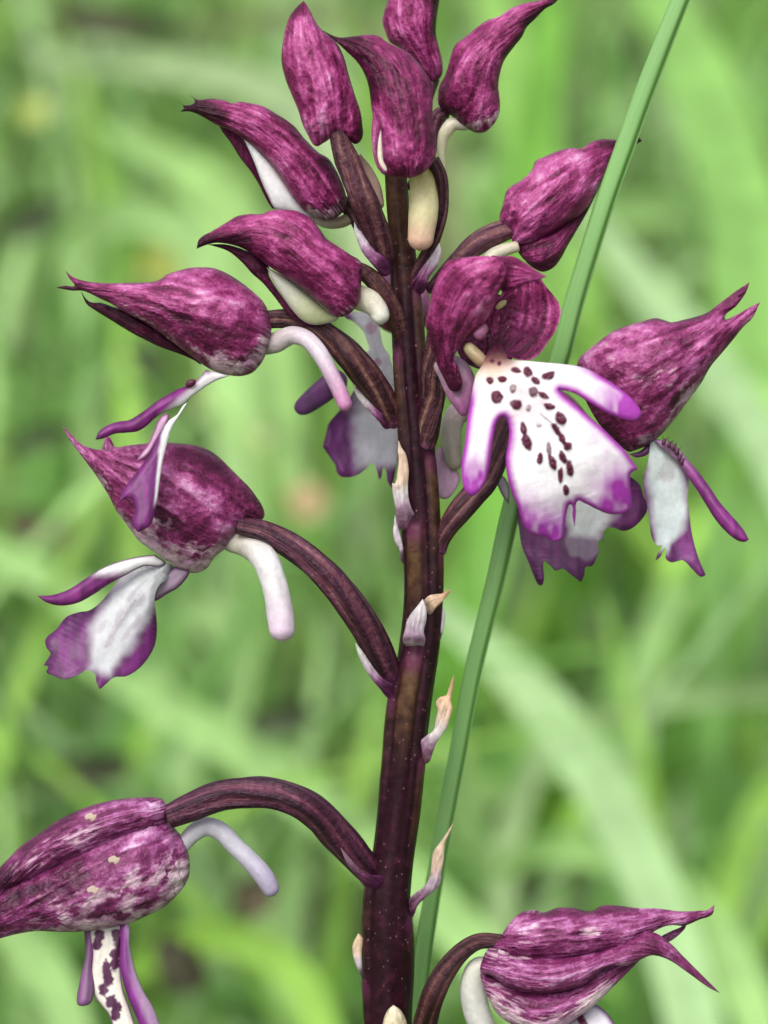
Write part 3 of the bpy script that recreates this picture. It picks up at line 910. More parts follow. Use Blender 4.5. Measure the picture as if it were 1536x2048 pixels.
# ---- flower: broad hood, white spur hanging straight down and a wide purple-edged lip
f = flower(330, 1010, 1.5)
ax = cr('G', [(900, 500), (650, 380), (400, 270), (135, 65)])
piece('sepal', f, cr('G', [(300, 175), (305, 140), (316, 104, 1), (335, 118), (352, 150), (380, 165), (350, 190)]), (0.0, 0.5), M_SEPAL, cr('G', [(350, 190), (316, 104)]), h=3, lite=lambda v, t, rn, d: 0.5 + 0 * t)
piece('sepal', f, cr('G', [(133, 62, 1), (175, 105), (220, 145), (290, 165), (350, 158), (400, 148), (470, 140), (560, 135), (640, 140), (700, 150), (750, 170), (790, 200), (830, 240), (870, 280), (910, 320), (940, 360), (965, 400), (973, 440),
                          (950, 468), (920, 482), (880, 502), (850, 532), (830, 562), (790, 592), (760, 622), (740, 652), (710, 672), (670, 677), (630, 662), (590, 642), (540, 607), (490, 572), (450, 542), (420, 502), (390, 462), (360, 422), (330, 362), (300, 312), (260, 252), (230, 212), (190, 160), (155, 110)]),
      (1.0, 3.5), M_SEPAL, ax, wr=3.0, crumple=2.5, k=0.72,
      grooves=[(cr('G', [(920, 440), (760, 300), (560, 210), (330, 190)]), 4, 2.2), (cr('G', [(870, 480), (720, 400), (560, 290), (350, 220), (220, 150)]), 5, 3.2), (cr('G', [(840, 520), (700, 500), (540, 400), (380, 300)]), 4, 2.5), (cr('G', [(780, 580), (640, 570), (500, 480), (380, 370)]), 4, 2)],
      pale=combo((0.85, near(cr('G', [(470, 545), (590, 625), (690, 655), (750, 620), (840, 540)]), 19)), (0.55, near(cr('G', [(270, 250), (350, 390), (440, 510)]), 13)), (0.42, near(cr('G', [(480, 480), (560, 480), (640, 540)]), 40))), lite=combo((0.4, near(cr('G', [(560, 260), (750, 400), (830, 480)]), 36)), (0.4, near(cr('G', [(140, 70), (250, 200)]), 14))),
      dark=combo((0.55, near(cr('G', [(640, 170), (800, 250), (940, 400)]), 26)), (0.45, near(cr('G', [(540, 430), (640, 500), (690, 580)]), 22))))
tube('spur', f, cr('G', [(790, 530), (845, 548), (905, 560), (955, 595), (992, 655), (1015, 725), (1030, 800), (1043, 880), (1047, 962)]), [30, 44, 50, 53, 52, 51, 52, 53, 46], (0.5, 3.4, 4.0), M_SPUR, colf=spur_col((0.50, 0.46, 0.36), (0.64, 0.50, 0.62), (0.68, 0.66, 0.67)), wr=0.06)
tube('ovary', f, cr('G', [(860, 480), (960, 502), (1050, 545), (1150, 612), (1240, 695), (1320, 792), (1390, 892), (1445, 995), (1490, 1090), (1515, 1160)]), [30, 40, 46, 52, 56, 58, 58, 54, 44, 34], (2.8, 2.8, -0.8), M_OVARY, 6, 0.16, 1.2, tint=(1.0, 0.75, 1.1))
wz = lambda v, t, rn, d: 0 * t
piece('lip', f, cr('G', [(520, 600, 1), (560, 640), (470, 650), (390, 690), (330, 722), (270, 762), (200, 800), (130, 812), (70, 800), (28, 771, 1), (90, 768), (160, 745), (230, 700), (300, 655), (380, 625), (450, 608)]), (2.0, 5.0), M_LIP, cr('G', [(520, 615), (300, 700), (30, 772)]), h=3, plate=6, bulge=0.25, wr=0.8,
      colf=lip_col(edge=1, purple=(0.17, 0.02, 0.15), ends=lambda v, t, rn, d: np.maximum(ss(0.18, 0.5, t - 0.25 * rn), 1 - ss(0, 5, d))))
piece('lip', f, cr('G', [(600, 650, 1), (660, 665), (655, 692), (612, 740), (572, 762), (515, 795), (500, 780), (530, 720), (560, 680)]), (1.5, 0.5), M_LIP, cr('G', [(630, 670), (515, 790)]), h=3, plate=5, bulge=0.2, wr=0.8,
      colf=lip_col(edge=10, purple=(0.20, 0.045, 0.20), white=(0.42, 0.30, 0.42)))
piece('lip', f, cr('G', [(540, 625, 1), (600, 655), (585, 695), (540, 725), (518, 775), (522, 835), (527, 900), (520, 970), (490, 1030), (450, 1075), (400, 1105), (350, 1110), (312, 1140), (290, 1160, 1), (275, 1130), (268, 1095), (235, 1082), (190, 1105), (140, 1118), (90, 1100), (68, 1088), (76, 1065), (56, 1060, 1),
                        (85, 1010), (70, 990), (65, 950), (110, 910), (150, 860), (200, 840), (250, 830), (300, 790), (340, 740), (380, 690), (450, 650)]), (1.8, 3.0, 4.5), M_LIP, cr('G', [(560, 650), (400, 850), (260, 1100)]), h=3, plate=6, bulge=-0.12, wr=2.5,
      colf=lip_col(axis_white=(cr('G', [(560, 660), (470, 730), (400, 830), (340, 940), (300, 1060)]), [28, 40, 42, 40, 22]), purple=(0.12, 0.014, 0.115), white=(0.50, 0.51, 0.53), soft=0.7, spotcol=(0.34, 0.28, 0.34),  # white zone greyed in its colour for the shaded underside
                   spots=[(a, b, 6, 17, 32, 0.45) for a, b in cr('G', [(420, 770), (460, 790), (370, 850), (350, 910), (330, 960), (400, 930), (440, 880), (300, 900)])] + [(a, b, 4, 60, 32, 0.5) for a, b in cr('G', [(380, 880)])]),
      zoff=lambda v, t, rn, d: -1.2 * rn ** 2)

LIL[0] = 1.0
# ---- flower: streaked hood low on the stem, spotted lip hanging under it
f = flower(200, 1720, 2)
ax = cr('H', [(700, 330), (450, 420), (200, 560), (-150, 730)])
tri_pale = combo((0.55, near(cr('H', [(735, 450), (700, 560), (560, 650), (350, 690), (150, 690)]), 18)), (0.58, near(cr('H', [(650, 470), (480, 560), (300, 600)]), 50)), (0.5, near(cr('H', [(100, 420), (300, 320)]), 22)))
piece('sepal', f, cr('H', [(630, 190), (655, 215), (668, 240), (665, 270), (690, 310), (715, 340), (735, 380), (746, 430), (746, 490), (730, 530), (690, 580), (640, 622), (580, 652), (520, 680), (480, 690), (400, 706), (330, 713), (250, 716), (150, 712), (80, 722), (0, 742), (-80, 765), (-170, 780, 1),
                          (-90, 600), (0, 520), (120, 460), (300, 370), (430, 310), (560, 240)]), (1.6, 2.6), M_SEPAL, ax, wr=3.0, crumple=5, k=0.75,
      grooves=[(cr('H', [(690, 330), (480, 400), (300, 500), (120, 610), (-40, 720)]), 4, 3.5), (cr('H', [(720, 420), (560, 500), (400, 560), (150, 650)]), 4, 2.2), (cr('H', [(730, 490), (600, 580), (420, 640), (200, 680)]), 4, 2)],
      pale=tri_pale, lite=combo((0.4, near(cr('H', [(560, 260), (640, 300), (500, 340)]), 34))), dark=combo((0.8, near(cr('H', [(-20, 640), (60, 580), (300, 470)]), 26))))
piece('sepal', f, cr('H', [(-170, 770, 1), (-90, 580), (0, 462), (40, 420), (80, 380), (150, 330), (220, 280), (300, 240), (370, 215), (430, 200), (500, 190), (560, 187), (625, 190), (660, 225), (640, 290), (540, 330), (430, 372), (300, 425), (150, 500), (40, 560), (-60, 660)]), (2.6, 3.2), M_SEPAL,
      cr('H', [(640, 230), (400, 290), (150, 410), (-170, 770)]), wr=3, crumple=4, k=0.95, grooves=[(cr('H', [(620, 260), (430, 300), (250, 380), (60, 500)]), 4, 2.6)],
      pale=combo((0.5, near(cr('H', [(80, 460), (200, 390), (380, 300)]), 22))), lite=combo((0.45, near(cr('H', [(450, 230), (600, 230)]), 22))), dark=combo((1.2, near(cr('H', [(20, 500), (60, 560)]), 26)), (0.5, near(cr('H', [(80, 380), (300, 240)]), 12))))
for (fx, fy, zz) in ((357, 265, 6.4), (449, 434, 6.9), (366, 552, 6.9)):
    q = cr('H', [(fx - 24, fy - 2), (fx - 16, fy - 12), (fx + 2, fy - 19, 1), (fx + 14, fy - 10), (fx + 25, fy - 12, 1), (fx + 20, fy + 6), (fx + 6, fy + 17, 1), (fx - 6, fy + 8), (fx - 18, fy + 12, 1)])
    piece('pollen_fleck', f, q, zz, M_LIP, None, h=3, k=0.12, wr=1.5, colf=lambda v, t, rn, d: np.tile((0.50, 0.38, 0.30), (len(v), 1)))
tube('ovary', f, cr('H', [(660, 265), (760, 222), (870, 180), (980, 168), (1080, 172), (1180, 205), (1262, 262), (1330, 335), (1400, 415), (1455, 480), (1490, 545)]), [42, 54, 58, 62, 60, 58, 60, 62, 58, 52, 40], (2.8, 2.4, -2.2), M_OVARY, 6, 0.16, 1.4, tint=(0.9, 0.55, 1.05), nodelen=0.06)
tube('spur', f, cr('H', [(715, 380), (765, 325), (815, 302), (870, 322), (925, 378), (980, 432), (1040, 500), (1082, 575)]), [30, 36, 38, 38, 37, 38, 40, 32], (1.5, 1.0), M_SPUR, colf=spur_col((0.50, 0.48, 0.52), (0.40, 0.34, 0.48), (0.54, 0.52, 0.60)))
piece('lip', f, cr('H', [(330, 690, 1), (375, 700), (368, 780), (362, 860), (372, 930), (367, 975), (350, 1002), (310, 1006), (302, 985), (310, 930), (325, 860), (335, 800)]), (1.5, 3.0), M_LIP, cr('H', [(350, 700), (345, 850), (330, 1005)]), h=3, plate=6, bulge=0.2, wr=0.8, colf=lip_col(edge=1, purple=(0.14, 0.016, 0.14), ends=lambda v, t, rn, d: 0.92 + 0 * t))
hs = [(a, b, 10, 13, 10) for a, b in cr('H', [(395, 725), (385, 760), (460, 725), (470, 760), (455, 800), (455, 840), (420, 850), (425, 880), (430, 905), (410, 940), (440, 985), (460, 1010), (455, 1040)])]
piece('lip', f, cr('H', [(365, 690), (500, 680), (485, 760), (475, 850), (485, 940), (512, 1020), (540, 1110), (560, 1200), (480, 1210), (450, 1110), (430, 1045), (398, 1005), (368, 960), (358, 900), (365, 800)]), (1.8, 3.0), M_LIP, cr('H', [(430, 700), (420, 900), (510, 1200)]), h=3, plate=5, bulge=0.1, wr=1.5,
      colf=lip_col(edge=5, purple=(0.3, 0.08, 0.28), white=(0.70, 0.66, 0.60), spots=hs, spotcol=(0.07, 0.006, 0.05)))
piece('lip', f, cr('H', [(472, 690, 1), (506, 684), (512, 770), (532, 860), (562, 940), (602, 1010), (632, 1090), (665, 1190), (660, 1250), (610, 1200), (560, 1105), (520, 1015), (490, 935), (472, 845), (474, 760)]), (2.6, 4.2), M_LIP, cr('H', [(490, 690), (520, 920), (650, 1240)]), h=3, plate=7, bulge=0.2, wr=0.8,
      colf=lip_col(edge=1, purple=(0.19, 0.022, 0.20), ends=lambda v, t, rn, d: 0.75 + 0.25 * ss(-0.6, 0.2, rn)))

LIL[0] = 0.85
# ---- flower: ribbed hood with three spreading points, lowest on the stem
f = flower(1180, 1920, 3)
ax = cr('K', [(520, 330), (800, 320), (1050, 230), (1340, 115)])
piece('sepal', f, cr('K', [(545, 262), (580, 215), (610, 170), (650, 135), (700, 125), (730, 135), (780, 118), (840, 118), (900, 130), (940, 110), (1000, 110), (1060, 118), (1140, 120), (1220, 130), (1290, 128), (1320, 125), (1344, 106, 1), (1335, 142), (1290, 160), (1235, 182), (1190, 180), (1150, 190), (1110, 215), (1070, 262),
                          (950, 275), (800, 302), (650, 300)]), (3.6, 3.5), M_SEPAL, cr('K', [(560, 230), (800, 200), (1050, 170), (1340, 112)]), wr=2.5, crumple=2.5, grooves=[(cr('K', [(570, 220), (720, 190), (900, 200), (1080, 170), (1250, 150)]), 4, 2.5)],
      pale=combo((0.7, near(cr('K', [(870, 190), (920, 200)]), 12)), (0.6, near(cr('K', [(985, 200), (1005, 205)]), 8)), (0.4, near(cr('K', [(640, 240), (700, 160)]), 26))), lite=combo((0.35, near(cr('K', [(620, 190), (800, 160), (1180, 150)]), 20))), dark=combo((0.6, near(cr('K', [(650, 135), (900, 130), (1060, 125)]), 7))))
piece('sepal', f, cr('K', [(505, 350), (512, 300), (540, 262), (640, 290), (800, 296), (950, 268), (1060, 225), (1120, 205), (1180, 240), (1230, 290), (1290, 350), (1364, 424, 1), (1320, 402), (1250, 352), (1180, 305), (1120, 288), (1085, 300), (1030, 325), (960, 330), (860, 400), (700, 425), (600, 400), (540, 360)]), (4.4, 4.6), M_SEPAL,
      cr('K', [(520, 320), (760, 350), (1080, 250), (1360, 420)]), wr=2, k=0.9, grooves=[(cr('K', [(540, 310), (720, 345), (900, 320), (1060, 260)]), 4, 2.5)], pale=combo((0.6, near(cr('K', [(530, 280), (660, 270)]), 22)), (0.35, near(cr('K', [(560, 380), (760, 400)]), 16))), lite=combo((0.4, near(cr('K', [(560, 330), (850, 350)]), 20))))
piece('sepal', f, cr('K', [(505, 345), (540, 350), (640, 400), (800, 405), (940, 335), (1060, 285), (1095, 285, 1), (1060, 322), (1020, 362), (980, 402), (940, 442), (900, 477), (850, 512), (800, 545), (740, 575), (680, 575), (620, 540), (570, 505), (540, 462), (520, 412)]), (3.6, 3.6), M_SEPAL,
      cr('K', [(520, 400), (760, 460), (1090, 288)]), wr=2, k=0.8, grooves=[(cr('K', [(560, 470), (740, 460), (940, 380), (1070, 300)]), 4, 3)], pale=combo((1.0, near(cr('K', [(545, 460), (660, 540), (800, 530), (960, 410)]), 22)), (0.45, near(cr('K', [(540, 380), (650, 440)]), 22))))
piece('sepal', f, cr('K', [(1150, 228), (1180, 205), (1215, 190), (1246, 172, 1), (1235, 196), (1200, 228), (1175, 240)]), (2.4, 2.6), M_SEPAL, cr('K', [(1160, 232), (1246, 172)]), h=2.5)
tube('ovary', f, cr('K', [(580, 240), (500, 238), (435, 278), (375, 350), (335, 430), (310, 510), (292, 600), (270, 720), (235, 860)]), [28, 30, 34, 42, 46, 48, 48, 46, 40], (3.6, 2.5, -2.5), M_OVARY, 6, 0.13, 1.2, tint=(0.75, 0.55, 0.55), nodelen=0.05)
tube('spur', f, cr('K', [(545, 330), (495, 335), (478, 400), (488, 480), (515, 560), (540, 660)]), [36, 44, 52, 54, 52, 46], (2.5, 1.5), M_SPUR, colf=spur_col((0.60, 0.60, 0.52), (0.62, 0.60, 0.62)))
piece('lip', f, cr('K', [(800, 545), (860, 500), (900, 462), (945, 482), (985, 535), (1010, 610), (1015, 720), (940, 760), (860, 740), (810, 640)]), (2.4, 3.5), M_LIP, cr('K', [(890, 480), (920, 750)]), h=3.5, plate=6, bulge=0.15,
      colf=lip_col(edge=10, white=(0.66, 0.62, 0.7), spots=[(a, b, 7, 18, -10) for a, b in cr('K', [(865, 520), (880, 545)])]))

LIL[0] = 0.25
# ---- flower: lumpy bud whose tip passes behind the grass stalk
f = flower(1110, 410, 0)
ax = cr('B', [(830, 1230), (1000, 1080), (1230, 870), (1490, 720)])
piece('sepal', f, cr('B', [(1497, 722, 1), (1470, 735), (1420, 760), (1380, 795), (1340, 850), (1300, 920), (1255, 1000), (1200, 1080), (1100, 1150), (1000, 1210), (900, 1250), (835, 1245), (828, 1200), (808, 1170), (780, 1150), (765, 1110), (785, 1040), (800, 980), (830, 950), (880, 920), (930, 870), (950, 825), (1000, 800), (1060, 775),
                          (1120, 758), (1190, 760), (1230, 730), (1290, 712), (1350, 715), (1420, 730), (1470, 690, 1)]), (0.0, -3.0), M_SEPAL, ax, wr=3.5, crumple=5, k=0.8,
      grooves=[(cr('B', [(825, 1165), (900, 1120), (1050, 1010), (1220, 880), (1345, 790)]), 3.5, 3.5), (cr('B', [(880, 1000), (960, 960), (1100, 880), (1250, 780)]), 4, 2.5)],
      lite=combo((0.6, near(cr('B', [(860, 1210), (950, 960), (1040, 850), (1150, 820)]), 36))), dark=combo((0.9, near(cr('B', [(1300, 720), (1360, 760), (1490, 722)]), 16))))
piece('sepal', f, cr('B', [(830, 1230), (900, 1235), (1000, 1195), (1100, 1130), (1200, 1060), (1270, 975, 1), (1210, 1095), (1155, 1190), (1115, 1258), (1082, 1320), (1042, 1370), (990, 1392), (940, 1375), (900, 1340), (860, 1290)]), (-0.4, -2.4), M_SEPAL, cr('B', [(880, 1300), (1040, 1240), (1270, 975)]), wr=3, crumple=5,
      dark=lambda v, t, rn, d: 0.45 + 0 * t)
tube('ovary', f, cr('B', [(830, 1165), (745, 1195), (665, 1238), (590, 1300), (525, 1360), (460, 1430), (400, 1500)]), [36, 42, 44, 38, 32, 28, 28], (-0.2, 0.4), M_OVARY, 6, 0.16, 0.5, tint=(1.6, 1.5, 1.7))
tube('spur', f, cr('B', [(860, 1260), (790, 1280), (735, 1305), (690, 1350)]), [22, 26, 28, 24], (0.2, 0.5), M_SPUR, colf=spur_col((0.55, 0.5, 0.38), (0.62, 0.58, 0.46)))

LIL[0] = 0.1
# ---- flower: open flower facing out, wide white lip with maroon spots
f = flower(1000, 700, 7)
# inside of the hood: near petal, far petal coloured dark for throat shade, roof and tip
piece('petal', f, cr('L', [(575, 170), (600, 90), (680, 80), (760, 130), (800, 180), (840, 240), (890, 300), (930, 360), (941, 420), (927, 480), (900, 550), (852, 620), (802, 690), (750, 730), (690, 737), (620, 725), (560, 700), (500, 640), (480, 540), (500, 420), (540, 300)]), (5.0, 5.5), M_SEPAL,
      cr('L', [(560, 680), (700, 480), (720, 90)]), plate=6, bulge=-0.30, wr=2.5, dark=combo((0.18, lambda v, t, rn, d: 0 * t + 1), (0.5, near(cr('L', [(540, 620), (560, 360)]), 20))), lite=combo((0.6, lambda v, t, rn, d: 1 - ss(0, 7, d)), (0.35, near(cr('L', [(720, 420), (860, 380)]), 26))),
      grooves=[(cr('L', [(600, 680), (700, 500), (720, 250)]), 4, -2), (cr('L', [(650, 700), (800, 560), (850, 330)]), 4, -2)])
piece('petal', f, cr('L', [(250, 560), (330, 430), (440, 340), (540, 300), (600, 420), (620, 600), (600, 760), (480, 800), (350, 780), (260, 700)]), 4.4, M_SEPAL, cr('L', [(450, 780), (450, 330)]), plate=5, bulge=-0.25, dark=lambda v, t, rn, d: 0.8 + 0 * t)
ax = cr('L', [(230, 920), (180, 600), (280, 280), (520, 80)])
piece('sepal', f, cr('L', [(130, 150), (180, 80), (250, 55), (340, 45), (450, 40), (530, 60), (570, 110), (585, 170), (560, 230), (525, 290), (500, 345), (480, 400), (440, 470), (380, 540), (320, 590), (280, 630), (245, 680), (225, 730), (255, 780), (275, 840), (282, 900), (265, 937), (235, 947), (200, 932), (175, 890),
                          (150, 840), (120, 780), (90, 700), (60, 620), (45, 540), (38, 480), (60, 400), (75, 300), (100, 220)]), (6.5, 8.0, 10.5), M_SEPAL, ax, wr=2.5, k=0.62,
      grooves=[(cr('L', [(120, 700), (180, 480), (300, 270), (480, 130)]), 5, 2.6), (cr('L', [(210, 850), (220, 620), (330, 420), (480, 260)]), 4, 2.2)],
      lite=combo((0.65, near(cr('L', [(330, 100), (420, 100)]), 26)), (0.35, near(cr('L', [(130, 300), (330, 350), (440, 420)]), 30))), dark=combo((0.75, near(cr('L', [(100, 700), (190, 880), (250, 920)]), 16)), (0.5, near(cr('L', [(70, 520), (100, 650)]), 14))))
piece('sepal', f, cr('L', [(470, 48), (540, 42), (620, 42), (700, 82), (770, 132), (850, 175, 1), (780, 207), (700, 230), (640, 262), (585, 290), (540, 270), (500, 180)]), (8.6, 14.0), M_SEPAL, cr('L', [(550, 130), (680, 150), (845, 176)]), h=3.5, k=0.55, wr=2.5, dark=lambda v, t, rn, d: 0.25 + 0 * t, lite=combo((0.45, near(cr('L', [(600, 200), (830, 180)]), 9))))
piece('petal', f, cr('L', [(95, 760), (200, 700), (300, 740), (355, 820), (372, 890), (360, 960), (335, 1040), (295, 1112), (230, 1052), (170, 962), (128, 862)]), (5.4, 5.8), M_LIP, cr('L', [(120, 780), (300, 1100)]), h=3.5, plate=5, bulge=0.2, wr=2,
      colf=grad_col([(0.0, (0.42, 0.28, 0.36)), (0.5, (0.30, 0.13, 0.24)), (1.0, (0.26, 0.07, 0.21))]))
# column and throat
tube('column', f, cr('L', [(305, 625), (345, 675), (400, 730), (450, 780)]), [18, 25, 26, 22], (7.2, 7.6), M_SPUR, round_start=True, colf=spur_col((0.44, 0.38, 0.20), (0.26, 0.14, 0.09)), seg=18)
piece('anther_cap', f, cr('L', [(355, 565), (385, 515), (430, 490), (455, 520), (440, 570), (400, 600)]), 8.0, M_LIP, None, h=3, k=0.7, wr=1.5, colf=lambda v, t, rn, d: np.tile((0.30, 0.10, 0.20), (len(v), 1)))
piece('anther_cap', f, cr('L', [(505, 390), (530, 350), (575, 335), (570, 365), (530, 395)]), 7.4, M_LIP, None, h=3, k=0.6, wr=1, colf=lambda v, t, rn, d: np.tile((0.52, 0.45, 0.22), (len(v), 1)))
LSP = [(465, 870, 25, 24), (548, 865, 28, 22), (640, 805, 36, 18, 10), (715, 815, 30, 42, -20), (770, 872, 34, 24, 30), (855, 842, 46, 26, -20), (620, 925, 20, 28, 10, 0.7), (510, 985, 40, 48, -30), (640, 1035, 34, 40, -40), (722, 1055, 16, 26, 10, 0.6),
       (755, 950, 30, 34, 0, 0.9), (820, 970, 38, 20, 30), (860, 1045, 34, 26, 10), (938, 1130, 36, 48, -35), (790, 1165, 16, 18, 0, 0.4), (690, 1195, 20, 48, -15), (712, 1285, 32, 62, -20), (798, 1392, 18, 44, 5), (858, 1330, 16, 55, -5, 0.8), (882, 1425, 24, 55, -20),
       (935, 1510, 17, 55, 0), (970, 1600, 20, 38, -5), (905, 1195, 20, 50, -35), (945, 1260, 20, 50, -30), (985, 1312, 28, 30, 0), (950, 1380, 22, 48, -20), (998, 1465, 24, 58, -8), (840, 1120, 55, 9, 40, 0.4),
       (480, 745, 16, 14), (530, 760, 14, 16), (500, 660, 18, 26, 20), (450, 690, 14, 14), (545, 640, 14, 18), (410, 640, 10, 14), (470, 620, 14, 20), (355, 830, 12, 12), (1000, 950, 10, 6)]
lsp = [(840 + q[0] / 3.34, 500 + q[1] / 3.34, q[2] / 3.34 * 1.08, q[3] / 3.34 * 1.05) + tuple(q[4:]) for q in LSP]
lip_out = cr('L', [(360, 880), (375, 830), (400, 790), (425, 745), (445, 690), (475, 640), (505, 610), (530, 605), (552, 640), (572, 690), (592, 728), (700, 738), (820, 750), (950, 762), (1050, 775), (1130, 800), (1220, 850), (1300, 900), (1380, 960), (1440, 1020), (1477, 1080), (1470, 1118), (1430, 1140), (1360, 1132), (1280, 1102),
                   (1200, 1062), (1110, 1005), (1040, 962), (980, 942), (932, 935, 1), (960, 970), (1010, 1010), (1070, 1060), (1150, 1130), (1230, 1200), (1300, 1270), (1370, 1340), (1420, 1410)]) + \
    cr('M', [(979, 940, 1), (950, 958), (944, 1000), (950, 1060), (945, 1110), (900, 1132), (850, 1132), (800, 1112), (750, 1087), (718, 1078), (712, 1130), (706, 1188, 1), (697, 1140), (690, 1092), (672, 1130), (665, 1180), (655, 1232), (620, 1250), (580, 1232), (540, 1226), (500, 1202), (480, 1160), (465, 1110), (440, 1050),
             (420, 980), (410, 900), (420, 830), (425, 780), (415, 730), (400, 716), (375, 735), (360, 790), (350, 860), (340, 930), (320, 1000), (290, 1045), (265, 1056), (240, 1040), (225, 1000), (220, 920), (235, 820), (245, 730), (260, 640)])


def big_lip(v, t, rn, d):
    tipd = np.zeros(len(v))
    for (x, y, w) in cr('M', [(265, 1020, 120), (600, 1240, 130), (935, 1050, 130), (965, 690, 150), (480, 1150, 90), (850, 1110, 80)]):
        tipd = np.maximum(tipd, np.exp(-(np.hypot(v[:, 0] - x, v[:, 1] - y) / (w / 2.145 * 1.05)) ** 2))
    tipd = tipd * (0.75 + 0.25 * vn(v[:, 0] / 10, v[:, 1] / 22, 3))
    e = (1 - ss(0, 22, d))
    lower = ss(745, 800, v[:, 1] + 0.2 * (v[:, 0] - 1000))
    f1 = np.maximum(tipd * 1.5, e * 1.1 * lower).clip(0, 1)
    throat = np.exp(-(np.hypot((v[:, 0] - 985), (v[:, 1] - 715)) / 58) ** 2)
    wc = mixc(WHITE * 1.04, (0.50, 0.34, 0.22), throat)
    wc = mixc(wc, np.tile((0.15, 0.05, 0.05), (len(v), 1)), ss(750, 712, v[:, 1]) * ss(1045, 1010, v[:, 0]))  # neck colour darkened upward to stand for the shade inside the hood
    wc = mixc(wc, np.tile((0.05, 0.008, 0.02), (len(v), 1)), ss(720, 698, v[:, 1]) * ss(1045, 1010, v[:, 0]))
    pink_tint = np.exp(-(np.hypot(v[:, 0] - 1060, v[:, 1] - 800) / 60) ** 2)  # soft pink tint on the upper lip
    wc = mixc(wc, (0.78, 0.62, 0.68), pink_tint * 0.5)
    c = mixc(wc, np.tile((0.36, 0.040, 0.38), (len(v), 1)), f1)
    c = mixc(c, np.tile((0.24, 0.03, 0.22), (len(v), 1)), (1 - ss(0, 4, d)) * 0.7 * lower)
    for q in lsp:
        x, y, rx, ry = q[:4]; an = math.radians(q[4]) if len(q) > 4 else 0
        st = q[5] if len(q) > 5 else 1.0
        dx, dy = v[:, 0] - x, v[:, 1] - y
        a = dx * math.cos(an) + dy * math.sin(an); b = -dx * math.sin(an) + dy * math.cos(an)
        e = np.hypot(a / rx, b / ry) * (1 + 0.22 * vn(v[:, 0] / 7, v[:, 1] / 7, int(x) % 11))
        c = mixc(c, np.tile(SPOT * 0.8, (len(v), 1)), (1 - ss(0.8, 1.1, e)) * st)
    return c


def tufts(v):
    m = np.zeros(len(v))
    for q in lsp:
        an = math.radians(q[4]) if len(q) > 4 else 0
        dx, dy = v[:, 0] - q[0], v[:, 1] - q[1]
        e = np.hypot((dx * math.cos(an) + dy * math.sin(an)) / q[2], (-dx * math.sin(an) + dy * math.cos(an)) / q[3])
        m = np.maximum(m, 1 - ss(0.5, 1.15, e))
    return m * (0.14 + 0.08 * vn(v[:, 0] / 3.5, v[:, 1] / 3.5, 4))


piece('lip', f, lip_out, (8.0, 9.5, 10.0, 9.0), M_LIP, cr('L', [(490, 640), (640, 900), (800, 1250), (980, 1700)]), h=2.4, plate=4, bulge=0.10, wr=1.6, colf=big_lip,
      zoff=lambda v, t, rn, d: -0.8 * np.exp(-(rn / 0.25) ** 2) * ss(0.2, 0.5, t) + tufts(v) - 2.2 * ss(735, 670, v[:, 1]) * ss(1050, 1010, v[:, 0]))
tube('ovary', f, cr('D', [(800, 430), (785, 560), (775, 690), (785, 790), (772, 890), (755, 990), (745, 1080)]), [26, 34, 40, 44, 44, 40, 32], (3.0, 1.8, 1.0), M_OVARY, 6, 0.17, 2.4, tint=(1.15, 1.2, 1.0))

LIL[0] = 0.5
# ---- flower: twin-pointed hood beside the open flower
f = flower(1330, 730, 0)
ax = cr('M', [(780, 640), (1000, 540), (1250, 380), (1490, 190)])
piece('sepal', f, cr('M', [(1457, 138, 1), (1400, 175), (1340, 220), (1280, 265), (1230, 285), (1170, 300), (1120, 310), (1090, 300), (1050, 292), (1000, 305), (930, 325), (860, 355), (800, 400), (750, 440), (722, 470), (716, 500), (725, 580), (760, 660), (800, 730), (850, 795), (900, 842), (940, 866), (970, 858), (1010, 842), (1050, 817),
                          (1090, 780), (1140, 720), (1200, 640), (1250, 570), (1290, 500), (1340, 440), (1390, 380), (1430, 330), (1470, 290), (1502, 223, 1), (1450, 250), (1400, 278), (1350, 292), (1400, 240), (1440, 185)]), (0.0, 1.0), M_SEPAL, ax, wr=3, crumple=3, k=0.75,
      grooves=[(cr('M', [(740, 480), (900, 420), (1100, 360), (1300, 290)]), 4, 2.5), (cr('M', [(780, 600), (950, 560), (1150, 440), (1350, 320)]), 4, 3), (cr('M', [(850, 720), (1000, 680), (1180, 540), (1330, 400)]), 4, 2.5), (cr('M', [(920, 810), (1060, 740), (1200, 600)]), 4, 2)],
      lite=combo((0.55, near(cr('M', [(780, 450), (900, 420), (1000, 380)]), 34)), (0.3, near(cr('M', [(1200, 330), (1480, 250)]), 16))), pale=combo((0.55, near(cr('M', [(960, 850), (1090, 760), (1250, 550)]), 14)), (0.32, near(cr('M', [(850, 480), (1050, 560), (1150, 600)]), 40))),
      dark=combo((0.5, near(cr('M', [(800, 600), (900, 760)]), 40)), (0.35, near(cr('M', [(1050, 300), (1250, 285), (1440, 160)]), 9))))
tube('ovary', f, cr('D', [(1380, 700), (1260, 800), (1170, 920), (1110, 1090), (1050, 1230), (985, 1310), (920, 1390), (865, 1465), (825, 1540), (808, 1620)]), [36, 42, 46, 52, 50, 46, 44, 38, 32, 28], (-1.0, 0.5, 1.0, 0.2), M_OVARY, 6, 0.16, 1.4, tint=(1.1, 1.0, 1.05), nodelen=0.08)
